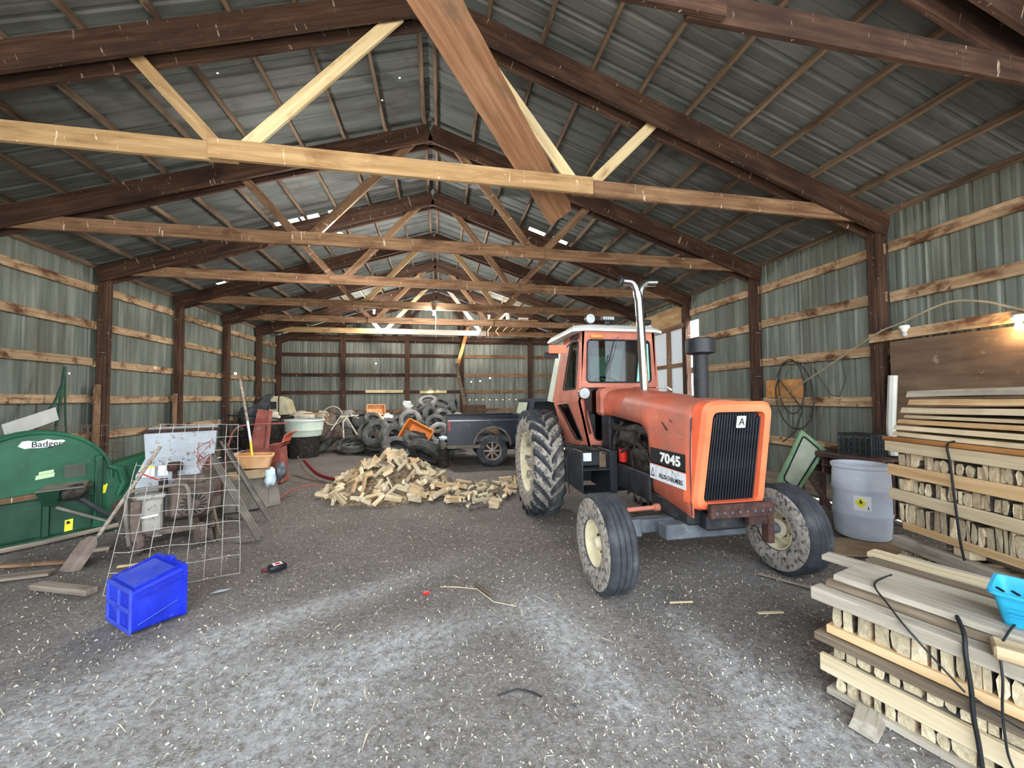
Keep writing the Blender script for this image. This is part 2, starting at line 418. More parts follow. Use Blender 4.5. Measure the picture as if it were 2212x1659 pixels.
for y in TY[:-1]:
    for wl, x, s in ((wallL, XL, -1), (wallR, XR, 1)):
        for k in range(3):                                      # posts are built up from three planks
            plank('post', (x+s*.07, y+.05+k*.055, 0), (x+s*.07, y+.05+k*.055, rz_top(x)-.02), .14+.02*(k == 1), .05, 'timber_dark', wl, upv=(1, 0, 0))
plank('post_splice', (XL-.04, 8.62, 0), (XL-.04, 8.62, 2.05), .12, .045, 'timber_brown', wallL, upv=(0, 1, 0))
plank('post_splice', (XL-.04, 10.80, 0), (XL-.04, 10.80, 1.9), .12, .045, 'timber_brown', wallL, upv=(0, 1, 0))
# ---- side opening with translucent sheeting in a timber frame
op = thing('window_1', 'side opening half covered with white translucent sheeting in a timber frame', None, kind='structure')
plank('header', (6.16, 8.75, 3.86), (6.16, 13.0, 3.86), .5, .05, 'timber_gold', op)
plank('lintel', (6.12, 8.75, 3.55), (6.12, 13.0, 3.55), .1, .1, 'timber_brown', op)
for y, m_ in ((8.82, 'timber_gold'), (9.52, 'timber_brown'), (10.32, 'timber_gold')): plank('stud', (6.17, y, 0), (6.17, y, 3.5), .09, .09, m_, op, upv=(1, 0, 0))
for z in (2.55, 1.6, .6): plank('rail', (6.17, 8.85, z), (6.17, 10.3, z), .1, .05, 'timber_brown', op)
m = bpy.data.materials.new('fibreglass'); m.use_nodes = True; MATS['fibreglass'] = m
N, L = m.node_tree.nodes, m.node_tree.links; b = N['Principled BSDF']; b.inputs['Base Color'].default_value = lin('e8ecee'); b.inputs['Roughness'].default_value = .6
tl = N.new('ShaderNodeBsdfTranslucent'); tl.inputs[0].default_value = lin('a4abb0'); mx = N.new('ShaderNodeMixShader'); mx.inputs[0].default_value = .3
L.new(b.outputs[0], mx.inputs[1]); L.new(tl.outputs[0], mx.inputs[2]); L.new(mx.outputs[0], N['Material Output'].inputs[0])
for y0, y1 in ((8.78, 9.52), (9.52, 10.36)):
    for z0, z1 in ((0, 2.55), (2.55, 3.56)):
        bb = MB(); bb.box(0, .012, y0, y1, z0, z1); put('pane', bb, 'fibreglass', op, T((6.225, 0, 0)))
# ---- roof
roof = thing('ceiling', 'underside of the ribbed steel roof on timber purlins', None, kind='structure')
SLEN = math.hypot(6.62, SL*6.62); ang = math.atan(SL)
RH = {'L': [(8.70, 8.86, -3.42, -2.95), (8.70, 8.86, -2.9, -2.55), (8.70, 8.86, -2.35, -2.1), (14.62, 14.8, -3.4, -2.6), (14.7, 14.98, -2.3, -1.95), (5.55, 5.57, -.57, -.55), (5.68, 5.7, -.83, -.81), (5.9, 5.92, -.86, -.84), (5.66, 5.68, -1.85, -1.83), (5.05, 5.07, -2.63, -2.61), (9.56, 9.6, -4.95, -4.91), (10.9, 11.0, -5.6, -5.4)],
      'R': [(8.70, 8.86, 2.08, 2.5), (8.70, 8.86, 2.66, 3.02), (15.4, 15.75, 1.5, 1.95), (14.45, 14.7, 2.2, 2.6), (15.9, 16.15, 1.95, 2.3)]}
LAP = [13.05-.0]
k = math.cos(ang)
for side, sg in (('L', -1), ('R', 1)):
    for i in range(22):
        s = -2.4+i*PW  # front bay behind the camera added to keep sky light off the near floor
        hs = []
        for (y0, y1, x0, x1) in RH[side]:
            if s+.01 < y0 and y1 < s+PW-.01:
                d = sorted(((abs(x0-RIDGE))/k, (abs(x1-RIDGE))/k)); u0, u1 = (y0-s, y1-s) if sg < 0 else (s+PW-y1, s+PW-y0)
                hs.append((u0, u1, SLEN-d[1], SLEN-d[0]))
        me = sheet(PW, SLEN, hs, pitch=.3, rib=.018)
        # local Z runs from eave up to ridge, local X along the barn
        ex = RIDGE+sg*6.62; ez = rz_roof(ex)
        zv = Vector((-sg*math.cos(ang), 0, math.sin(ang))); xv = Vector((0, 1, 0)) if sg < 0 else Vector((0, -1, 0)); yv = zv.cross(xv)
        o0 = (ex, s, ez) if sg < 0 else (ex, s+PW, ez)
        M = Matrix(((xv.x, yv.x, zv.x, o0[0]), (xv.y, yv.y, zv.y, o0[1]), (xv.z, yv.z, zv.z, o0[2]), (0, 0, 0, 1)))
        put('roof_sheet', me, 'sheet_roof', roof, M)
rc = MB(); rc.prism([(-.35, -.1), (0, .02), (.35, -.1), (.35, -.09), (0, .035), (-.35, -.09)], -2.4, 17.4); put('ridge_cap', rc, 'sheet_roof', roof, T((RIDGE, 0, 6.47)))
for sg in (-1, 1):
    for i in range(11):
        d = .1 + i*.63; x = RIDGE+sg*d; zc = rz_top(x)+.04
        y = -2.4
        while y < 17.2:
            L_ = rnd.choice([4.4, 6.5, 4.4]); y1 = min(y+L_, 17.22)
            plank('purlin', (x+rnd.uniform(-.012, .012), y, zc), (x+rnd.uniform(-.012, .012), y1+.1, zc), .088, .045 if i else .05, 'timber_purlin', roof, upv=(sg*math.sin(ang), 0, math.cos(ang)), wob=.008)
            y = y1
# ---- trusses
def truss(i, y, label, chord, webm):
    t = thing('roof_truss', label, 'truss', (0, y, 0), group='trusses down the barn')
    zh = lambda x: rz_top(x)
    for sg in (-1, 1):
        xe = XL-.14 if sg < 0 else XR+.14
        p = Vector((RIDGE, 0, zh(RIDGE)-.15)); q = Vector((xe, 0, zh(xe)-.15))
        plank('rafter', p, q, .29, .05, 'timber_dark', t, off=(0, 0))
        plank('rafter', p+Vector((0, .19, 0)), q+Vector((0, .19, 0)), .29, .045, 'timber_dark', t)
        cx = -2.12 if sg < 0 else 1.70; rx = -3.05 if sg < 0 else 2.72; tx = -.45 if sg < 0 else .3
        plank('web', (cx-sg*.04, .07, 4.28), (tx, .07, zh(tx)-.2), .14, .04, webm[0 if sg < 0 else 2], t)
        plank('web', (cx+sg*.06, .11, 4.28), (rx, .11, zh(rx)-.18), .13, .04, webm[1 if sg < 0 else 3], t)
    xa, xb = RIDGE-6.33+.35, RIDGE+6.33-.35
    j1, j2 = -2.3, 1.82
    plank('bottom_chord', (xa, .05, 4.29), (j1+.25, .05, 4.29), .2, .045, chord[0], t)
    plank('bottom_chord', (j1, .0, 4.29), (j2, .0, 4.29), .205, .045, chord[1], t)
    plank('bottom_chord', (j2-.25, .05, 4.29), (xb, .05, 4.29), .2, .045, chord[2], t)
    g = MB(); g.prism([(-.42, -.30), (.42, -.30), (.06, -.16), (-.06, -.16)], -.05, -.02); put('peak_gusset', g, 'timber_dark', t, T((RIDGE, .1, zh(RIDGE))))
    return t
D, B_, GD, PL, WT = 'timber_dark', 'timber_brown', 'timber_gold', 'timber_pale', 'timber_white'
SPEC = [('truss above the entrance, above and behind the viewer', (B_, B_, B_), (B_, B_, B_, B_)),
        ('truss at the top edge with dark rafter crossing the upper right corner', (D, D, D), (B_, B_, B_, B_)),
        ('nearest full truss with yellow bottom chord and pale webs', (GD, GD, B_), (PL, GD, PL, PL)),
        ('second truss with brown bottom chord, behind the yellow one', (B_, B_, B_), (B_, B_, B_, B_)),
        ('third truss with thin gaps of daylight in the roof beside it', (B_, B_, B_), (B_, B_, B_, B_)),
        ('fourth truss, meeting the right wall at the side opening', (B_, B_, B_), (GD, B_, GD, B_)),
        ('fifth truss, two short of the back wall', (B_, B_, B_), (B_, B_, B_, B_)),
        ('last free truss with whitish bottom chord before the gable wall', (GD, WT, B_), (PL, PL, WT, WT)),
        ('truss standing against the gable wall', (D, D, D), (D, D, D, D))]
for i, (y, sp) in enumerate(zip(TY, SPEC)): truss(i, y, *sp)
# ---- the big sagging brace plank under the ridge
def at(x, y, z): return Vector((x, y, z))
def brace_plank():
    p, q = Vector((-.46, 2.46, 5.05)), Vector((1.66, 5.02, 4.25))
    M, L_ = frame(p, q, (.627, -.397, .374)); b = MB(); n = 26; rings = []
    for i in range(n+1):
        x = L_*i/n
        e1 = .18 + .012*noise.noise((x*5, 1, 0)) + .008*noise.noise((x*19, 4, 0)); e0 = -.19 + .006*noise.noise((x*3, 9, 0))
        if i == n: e1 -= .04
        sag = .03*math.sin(PI*i/n)
        rings.append([(x, -.022+sag, e0), (x, .022+sag, e0), (x, .022+sag, e1), (x, -.022+sag, e1)])
    b.loft(rings); o = put('brace_plank', fixn(b.mesh('brace_plank')), 'timber_rust', None, M)
    tag(o, 'wide rough brown plank slanting down from the roof ridge', 'plank')
mat('timber_rust', ['7c583f', '946d50', 'aa8568'], G, rough=.85, bump=.3, over=[('6e5a48', (2, 4, 4), .55, .8), ('d9c6a8', (1, 1, 60), .74, .8)])
brace_plank()
# ================================================================== tractor (origin under the front axle, x across, y towards the rear)
mat('orange', ['bd5c44', 'd66d52', 'e57d62'], (2.2, 2.2, 2.2), rough=.5, bump=.03, over=[('ab6a5b', (1.3, 1.3, 1.3), .42, .62), ('d9a695', (5, 5, 14), .66, .8), ('5a2a1c', (9, 9, 9), .73, .78)])
mat('orange_faded', ['a65f4e', 'bd7461', 'd08a74'], (2.5, 2.5, 2.5), rough=.6, bump=.03, over=[('c9775a', (1.3, 1.3, 1.3), .5, .75), ('6d4336', (8, 8, 8), .7, .78), ('d8b9a8', (3, 3, 20), .68, .8)])
mat('orange_bright', ['e5603c', 'f3704a', 'f98259'], (2, 2, 2), rough=.45, over=[('b85f45', (1.5, 1.5, 1.5), .6, .85), ('5a2a1c', (12, 12, 12), .74, .78)])
mat('black_paint', ['14161a', '1f2329', '2c3138'], (5, 5, 5), rough=.5, over=[('55595e', (7, 7, 3), .6, .85)])
mat('black_metal', ['1b1c1f', '2b2d31', '3d4046'], (5, 5, 5), rough=.6, metal=.3, over=[('5b4a3d', (6, 6, 6), .62, .8)])
mat('engine_grime', ['161412', '2a2622', '4a443d'], (12, 12, 12), rough=.8, bump=.3, over=[('7b7166', (9, 9, 9), .64, .8)])
mat('rubber', ['23262a', '33373c', '474b50'], (6, 6, 6), rough=.75, bump=.1, over=[('77726b', (4, 4, 4), .58, .85)])
mat('rubber_muddy', ['3c3c3c', '57544f', '77716a'], (7, 7, 7), rough=.9, bump=.3, over=[('a89f93', (11, 11, 11), .5, .62), ('2b2d30', (5, 5, 5), .62, .75)])
mat('mud_crust', ['8a847b', 'a19a91', 'b8b1a8'], (16, 16, 16), rough=.95, bump=.5, over=[('4a4a4b', (22, 22, 22), .5, .62), ('55544f', (5, 5, 5), .58, .75)])
mat('rim_cream', ['c9bd9a', 'd9d0b2', 'e6dfc8'], (5, 5, 5), rough=.6, over=[('8c7f68', (7, 7, 7), .6, .78), ('7a4a30', (12, 12, 12), .72, .78)])
mat('white_paint', ['d4dbd8', 'e6ebe9', 'f2f4f3'], (3, 3, 3), rough=.5, over=[('9fa59f', (4, 4, 4), .6, .85)])
mat('pale_green', ['b8cbb9', 'c9d8c8', 'd6e2d4'], (3, 3, 3), rough=.5)
mat('chrome', ['b9bcc0', 'd4d7da'], (3, 3, 3), rough=.22, metal=1.0, over=[('8f8a82', (8, 8, 8), .66, .85)])
mat('grey_axle', ['3c4147', '4f555c', '656b72'], (5, 5, 5), rough=.75, over=[('8f8a80', (6, 6, 6), .58, .8)])
mat('rust', ['241917', '3a2622', '54372f'], (14, 14, 14), rough=.9, bump=.4)
mat('red_can', ['b3201c', 'd33028'], (4, 4, 4), rough=.4)
mat('amber', ['d97a22', 'ee9338'], (4, 4, 4), rough=.3)
mat('lamp_glass', ['9aa3a5', 'b9c1c2'], (30, 30, 30), rough=.15)
mat('decal_black', ['1b1d20', '26292c'], (3, 3, 3), rough=.5, over=[('6b5a52', (9, 30, 9), .7, .78)])
mat('decal_white', ['d8e2ea', 'e8eff4'], (3, 3, 3), rough=.5, over=[('9aa6ae', (2, 60, 2), .68, .72)])
mat('letter_black', ['15181b'], rough=.5); mat('letter_white', ['f0f2f2'], rough=.5)
mat('seat_black', ['16181a', '26292c'], (6, 6, 6), rough=.7)
def pane_mat(name, tint, gl, rough=.04):
    m = bpy.data.materials.new(name); m.use_nodes = True; MATS[name] = m
    N, L = m.node_tree.nodes, m.node_tree.links; N.remove(N['Principled BSDF'])
    tr = N.new('ShaderNodeBsdfTransparent'); tr.inputs[0].default_value = lin(tint)
    g = N.new('ShaderNodeBsdfGlossy'); g.inputs['Roughness'].default_value = rough; g.inputs[0].default_value = (.9, .95, 1, 1)
    x = N.new('ShaderNodeMixShader'); x.inputs[0].default_value = gl
    L.new(tr.outputs[0], x.inputs[1]); L.new(g.outputs[0], x.inputs[2]); L.new(x.outputs[0], N['Material Output'].inputs[0])
pane_mat('cab_glass', '8aa59f', .035); pane_mat('dark_glass', '35463f', .12, .12)

TR = thing('tractor', 'large orange farm tractor with enclosed cab and black grille', 'tractor', (2.42, 3.32, 0))
def rquad(c, r, k=5):
    """rounded polygon from corner points (2D), radius r, k points per corner"""
    out = []; n = len(c)
    for i in range(n):
        p = Vector(c[i]); a = (Vector(c[i-1])-p); b = (Vector(c[(i+1) % n])-p); la, lb = a.length, b.length
        a.normalize(); b.normalize(); d = min(r, la*.45, lb*.45)
        p0, p1 = p+a*d, p+b*d
        for j in range(k):
            t = j/(k-1); q = p0*(1-t)**2 + p*2*t*(1-t) + p1*t*t; out.append((q.x, q.y))
    return out
def framed(name, outer, inner, P, parent, m, thick=.035, r=.05, glassm='cab_glass', pane_label=None):
    """panel with a rounded window: outer/inner corner lists in 2D, P maps (a, b, depth) to 3D"""
    k = 5; inn = rquad(inner, r, k); out = []
    for c in outer: out += [c]*k
    n = len(inn); b = MB(); vs = []
    for d in (0, thick):
        vs += [P(x, y, d) for x, y in out] + [P(x, y, d) for x, y in inn]
    fs = []
    for i in range(n):
        j = (i+1) % n
        fs += [(i, j, n+j, n+i), (2*n+i, 3*n+i, 3*n+j, 2*n+j), (n+i, n+j, 3*n+j, 3*n+i), (i, 2*n+i, 2*n+j, j)]
    b.add(vs, fs); o = put(name, b, m, parent)
    g = MB(); g.tube([P(x, y, -.004) for x, y in inn], .011, 6, closed=True); put('gasket', g, 'black_paint', o)
    g = MB(); g.add([P(x, y, thick*.4) for x, y in inn], [tuple(range(n))]); w_ = put('window', g, glassm, o)
    return o
# --- hood
def hood_low(y):
    if y < .20: return .73 + .08*(y+.36)/.56
    if y < .30: return .81 + .55*((y-.20)/.10)
    if y < .46: return 1.36 + .10*math.sin((y-.30)/.16*PI/2)
    return 1.46 + .05*min(1, (y-.46)/.6)
def hood_top(y): return 1.68 + .15*min(1, max(0, (y+.5)/1.7))
rings = []
ys = [-.40, -.3, -.15, .0, .1, .18, .2, .22, .24, .26, .28, .30, .33, .37, .41, .46, .55, .7, .9, 1.1, 1.3, 1.55]
for y in ys:
    z0, z1 = hood_low(y), hood_top(y); wd = .335
    half = [(-wd, z0), (-wd-.004, z0+(z1-.12-z0)*.5), (-wd, z1-.12), (-wd+.02, z1-.06), (-wd+.06, z1-.022), (-wd+.12, z1-.004), (-.12, z1+.012), (0, z1+.018)]
    ring = [(x, y, z) for x, z in half] + [(-x, y, z) for x, z in reversed(half[:-1])]
    rings.append(ring)
b = MB(); b.loft(rings, caps=False, closed=False); hood = put('hood', b, 'orange', TR)
md = hood.modifiers.new('thick', 'SOLIDIFY'); md.thickness = .012; md.offset = -1
# cowl between hood and cab
b = MB(); b.box(-.37, .37, 1.34, 1.56, 1.5, 1.855, .04); put('cowl', b, 'orange_faded', TR)
b = MB(); b.tube([(-.336, -.385, .74), (-.34, -.385, 1.2), (-.335, -.40, 1.55), (-.27, -.41, 1.672), (0, -.415, 1.695), (.27, -.41, 1.672), (.335, -.40, 1.55), (.336, -.385, .74)], .007, 5); put('hood_seam', b, 'black_paint', TR)
# --- grille shell and grille
def gy(z): return -.42 - .15*(z-.8)/.9
def gring(c, r, dy): return [(x, gy(z)+dy, z) for x, z in rquad(c, r, 7)]
oc = [(-.345, .78), (.345, .78), (.325, 1.70), (-.325, 1.70)]; ic = [(-.262, .85), (.262, .85), (.245, 1.615), (-.245, 1.615)]
oc2 = [(-.32, .80), (.32, .80), (.30, 1.675), (-.30, 1.675)]
b = MB(); b.loft([gring(oc, .10, .15), gring(oc, .10, .03), gring(oc2, .09, -.005), gring(ic, .06, -.005), gring(ic, .06, .07)], caps=False)
shell = put('grille_shell', b, 'orange_bright', TR)
b = MB(); gr = [(x, gy(z)+.06, z) for x, z in rquad(ic, .06, 7)]; b.add(gr, [tuple(range(len(gr)))]); gril = put('grille', b, 'black_paint', TR)
for i in range(19):
    x = -.24+i*.48/18
    plank('grille_bar', (x, gy(.86)+.045, .86), (x*.95, gy(1.6)+.045, 1.6 if abs(x) < .21 else 1.57), .010, .03, 'black_paint', gril, upv=(1, 0, 0), c=.002)
b = MB(); b.box(-.042, .042, -.006, .006, -.05, .05, .004); em = put('emblem', b, 'white_paint', TR, T((.025, gy(1.53)-.0, 1.53)) @ RX(.165))
me = text_mesh('A', .085, .001, .001); put('emblem_letter', me, 'letter_black', em, T((0, -.0075, 0)) @ RX(PI/2))
# --- decals on the near side
DX = -.3435
b = MB(); b.box(-.002, .002, -.32, .235, 1.085, 1.24); dk = put('decal', b, 'decal_black', TR, T((DX, 0, 0)))
b = MB(); b.box(-.002, .002, -.32, .245, .935, 1.075); dw = put('decal', b, 'decal_white', TR, T((DX, 0, 0)))
b = MB(); b.box(-.002, .002, -.32, .24, 1.075, 1.095); put('decal_stripe', b, 'orange_faded', TR, T((DX, 0, 0)))
TM = Matrix(((0, 0, -1, 0), (-1, 0, 0, 0), (0, 1, 0, 0), (0, 0, 0, 1)))
me = text_mesh('7045', .15, .001, .006, spacing=1.02); put('model_number', me, 'letter_white', dk, T((-.004, -.10, 1.162)) @ TM @ S(1.05, .8, 1))
me = text_mesh('ALLIS-CHALMERS', .062, .001, .0006); put('maker_name', me, 'letter_black', dw, T((-.004, -.10, .985)) @ TM @ S(.78, .95, 1))
b = MB(); tri = [(-.035, -.04), (0, .05), (.035, -.04)]; t2 = [(x*.62, z*.62-.003) for x, z in tri]
b.add([(x, z, 0) for x, z in tri]+[(x, z, 0) for x, z in t2], [(0, 1, 4, 3), (1, 2, 5, 4), (2, 0, 3, 5)]); put('maker_mark', b, 'letter_black', dw, T((-.004, .195, 1.0)) @ TM)
# cracks in the white decal
b = MB()
for y, z0, z1 in ((.13, .94, 1.07), (.03, .95, 1.07), (-.04, .94, 1.06), (-.13, .94, 1.07)): b.tube([(0, y, z0), (.0, y+.01, (z0+z1)/2), (0, y-.005, z1)], .0009, 4)
b.tube([(0, -.12, 1.07), (0, -.2, 1.02)], .0018, 4); b.tube([(0, -.2, 1.065), (0, -.23, 1.04)], .0015, 4)
put('decal_crack', b, 'letter_black', dw, T((-.0035, 0, 0)))['kind'] = 'stuff'
# scratch
b = MB(); b.tube([(DX, .02, 1.50), (DX, -.06, 1.43)], .006, 5); b.tube([(DX, -.10, 1.53), (DX, -.14, 1.51)], .004, 5); put('scratch', b, 'rust', hood)
# --- air pre-cleaner and exhaust
b = MB(); b.lathe([(.0, 1.66), (.10, 1.66), (.10, 1.70), (.066, 1.71), (.066, 2.16), (.0, 2.16)], 24); st = put('air_intake_pipe', b, 'black_metal', TR, T((.0, -.09, 0)))
b = MB(); b.lathe([(0, 2.13), (.06, 2.13), (.128, 2.15), (.13, 2.165), (.13, 2.275), (.122, 2.285), (.05, 2.29), (0, 2.29)], 32); put('pre_cleaner_cap', b, 'black_paint', TR, T((.0, -.09, 0)))
b = MB(); ex = []
b.tube([(.03, .98, 1.75), (.02, 1.0, 2.3), (.0, 1.02, 2.95), (-.015, 1.02, 3.03)], .052, 16)
for sg in (-1, 1):
    pts = [(0, 1.02, 2.92)]
    for j in range(9):
        a = j/8*PI/2; pts.append((sg*(.02+.11*(1-math.cos(a))), 1.02, 3.0+.16*math.sin(a)))
    pts.append((sg*.235, 1.02, 3.165)); b.tube(pts, .048, 14)
put('exhaust_stack', b, 'chrome', TR)
b = MB(); b.lathe([(.045, 0), (.055, 0), (.055, .03), (.045, .03)], 16, closed=True); put('exhaust_tip', b, 'black_metal', TR, T((-.245, 1.02, 3.165)) @ RY(PI/2))
# --- engine bay
b = MB(); b.box(-.22, .22, .15, 1.45, .62, 1.18, .03); b.box(-.17, .17, .25, 1.35, 1.18, 1.42, .03); put('engine_block', b, 'engine_grime', TR)
b = MB()
for i in range(6): b.box(-.26, -.2, .34+i*.16, .44+i*.16, 1.14, 1.26, .015)
b.tube([(-.27, .3, 1.36), (-.29, .6, 1.40), (-.27, .95, 1.34), (-.28, 1.2, 1.38)], .05, 10)
b.tube([(-.26, .35, 1.05), (-.31, .5, 1.22), (-.30, .8, 1.30), (-.30, 1.1, 1.2)], .024, 8)
b.tube([(-.3, .4, 1.42), (-.32, .7, 1.2), (-.3, 1.0, 1.06)], .015, 6); b.tube([(-.31, .5, 1.33), (-.32, .66, 1.12), (-.29, .7, .95)], .012, 6)
b.tube([(-.28, .95, 1.45), (-.33, 1.05, 1.25), (-.31, 1.15, 1.02)], .018, 6)
b.tube([(-.3, .62, 1.28), (-.3, .86, 1.28)], .075, 14); b.tube([(-.3, .42, 1.13), (-.3, .56, 1.13)], .06, 14)
put('engine_hoses', b, 'engine_grime', TR)
b = MB(); b.lathe([(0, 0), (.045, 0), (.05, .01), (.05, .14), (.04, .15), (0, .15)], 18); put('oil_filter', b, 'red_can', TR, T((-.27, .97, .97)))
b = MB(); b.box(-.335, -.29, .28, 1.5, .68, .95, .01); b.box(.29, .335, .28, 1.5, .68, .95, .01); b.box(-.31, .31, -.3, .3, .62, .78, .02); put('frame_rail', b, 'black_metal', TR)
b = MB(); b.box(-.31, .31, 1.25, 1.5, .95, 1.55, .02); put('firewall', b, 'black_paint', TR)
b = MB(); b.box(-.26, .26, 1.4, 2.9, .5, 1.1, .06); b.tube([(-.75, 2.45, .775), (.75, 2.45, .775)], .15, 14); put('transmission', b, 'engine_grime', TR)
# --- front axle
b = MB(); b.box(-.62, .62, -.06, .06, .5, .62, .01); b.box(-.5, .3, -.27, -.13, .5, .63, .012); b.box(-.8, -.6, -.05, .05, .46, .62, .015); b.box(.6, .8, -.05, .05, .46, .62, .015)
for sg in (-1, 1): b.tube([(sg*.78, 0, .35), (sg*.78, 0, .72)], .045, 10); b.tube([(sg*.76, 0, .43), (sg*.95, 0, .43)], .05, 10)
put('front_axle', b, 'grey_axle', TR)
b = MB(); b.tube([(-.78, .18, .64), (-.35, .16, .66), (.0, .12, .66)], .022, 8); b.tube([(-.36, .16, .66), (-.2, .15, .66)], .035, 10); b.tube([(.0, .12, .66), (.78, .18, .64)], .022, 8); put('tie_rod', b, 'orange_faded', TR)
b = MB(); b.box(-.255, .345, -.52, -.47, .74, .855, .006); b.box(.3, .36, -.5, -.42, .5, .84, .006); b.box(.12, .36, -.49, -.44, .66, .75, .006); bp_ = put('weight_bracket', b, 'rust', TR)
for i in range(8):
    b = MB(); b.lathe([(0, 0), (.012, 0), (.012, .01), (0, .012)], 6); put('bolt', b, 'grey_axle', bp_, T((-.21+i*.072, -.52, .79)) @ RX(PI/2))
b = MB(); b.box(-.2, .2, -.4, .2, .6, .74, .02); put('front_support', b, 'black_metal', TR)
# --- wheels (axis along x)
AX = RY(PI/2)
def wheel_front(x):
    R_, w_ = .43, .27
    prof = [(.195, -.10), (.205, -.118), (.28, -.135), (.37, -.132), (.405, -.118)]
    for c in (-.075, -.025, .025, .075): prof += [(.425, c-.022), (.43, c-.016), (.43, c+.016), (.425, c+.022), (.414, c+.024)]
    prof = prof[:-1] + [(.405, .118), (.37, .132), (.28, .135), (.205, .118), (.195, .10)]
    b = MB(); b.lathe(prof, 48, closed=True); t = put('front_tire', b, 'rubber', TR, T((x, 0, .428)) @ AX)
    for sg in (-1, 1):
        b = MB(); b.lathe([(.208, sg*.1205), (.28, sg*.1375), (.368, sg*.1345), (.39, sg*.125)], 48); put('mud_crust', b, 'mud_crust', t)
    b = MB(); b.lathe([(.203, -.112), (.19, -.112), (.178, -.09), (.172, .0), (.178, .09), (.19, .112), (.203, .112)], 36)
    s_ = -1 if x < 0 else 1
    b.lathe([(.175, s_*.03), (.15, s_*.045), (.10, s_*.02), (.05, s_*.03), (.0, s_*.03)], 36)
    rim = put('front_rim', b, 'rim_cream', TR, T((x, 0, .428)) @ AX)
    b = MB(); b.lathe([(0, s_*.10), (.045, s_*.10), (.055, s_*.08), (.055, -s_*.05), (.09, -s_*.06), (.09, -s_*.08), (0, -s_*.08)], 20); put('hub', b, 'rim_cream', rim)
    for k_ in range(6):
        a = k_*PI/3; b = MB(); b.lathe([(0, -.02), (.012, -.02), (.012, .02), (0, .02)], 6); put('lug_nut', b, 'rust', rim, T((.085*math.cos(a), .085*math.sin(a), s_*.02)))
wheel_front(-.95); wheel_front(.955)
def lug_mesh(sg):
    rings = []; n = 7; RR = .72
    for i in range(n):
        s_ = i/(n-1); x = sg*(.012 + .205*s_); th = .34*s_**.85; top = .785 if s_ < .85 else .765; wd = .03/.75*(1+.25*s_)
        bot = .70 if s_ < .8 else .64
        def pt(r, a): return (x if r > .7 or s_ < .8 else x*1.03, -r*math.cos(a), r*math.sin(a))
        rings.append([pt(bot, th-wd*1.25), pt(top, th-wd*.8), pt(top, th+wd*.8), pt(bot, th+wd*1.25)])
    b = MB(); b.loft(rings); me = fixn(b.mesh('lug')); me.materials.append(MATS['rubber']); return me
LUG = {-1: lug_mesh(-1), 1: lug_mesh(1)}
def wheel_rear(x):
    prof = [(.43, -.15), (.45, -.19), (.55, -.225), (.64, -.225), (.70, -.20), (.72, -.12), (.728, 0), (.72, .12), (.70, .20), (.64, .225), (.55, .225), (.45, .19), (.43, .15)]
    b = MB(); b.lathe(prof, 64, closed=True); t = put('rear_tire', b, 'mud_crust', TR, T((x, 2.45, .765)) @ AX)
    inv = AX.inverted()
    for k_ in range(21):
        for sg in (-1, 1): put('lug', LUG[sg], None, t, inv @ RX(-(2*PI*(k_+(.5 if sg > 0 else 0))/21)))
    b = MB(); b.lathe([(.45, -.185), (.43, -.185), (.41, -.16), (.40, 0), (.41, .16), (.43, .185), (.45, .185)], 48)
    s_ = -1 if x < 0 else 1
    b.lathe([(.405, s_*.06), (.36, s_*.08), (.2, s_*-.0), (0, s_*-.0)], 48); rim = put('rear_rim', b, 'rim_cream', TR, T((x, 2.45, .765)) @ AX)
    b = MB(); b.lathe([(0, s_*.16), (.07, s_*.16), (.09, s_*.12), (.12, s_*.1), (.13, s_*.0), (.0, s_*.0)], 24); put('hub', b, 'mud_crust', rim)
    for k_ in range(8):
        a = k_*PI/4; b = MB(); b.box(-.05, .05, -.04, .04, min(0, s_*.12), max(0, s_*.12), .01); put('rim_clamp', b, 'mud_crust', rim, T((.34*math.cos(a), .34*math.sin(a), 0)) @ RZ(a))
wheel_rear(-.94); wheel_rear(.94)
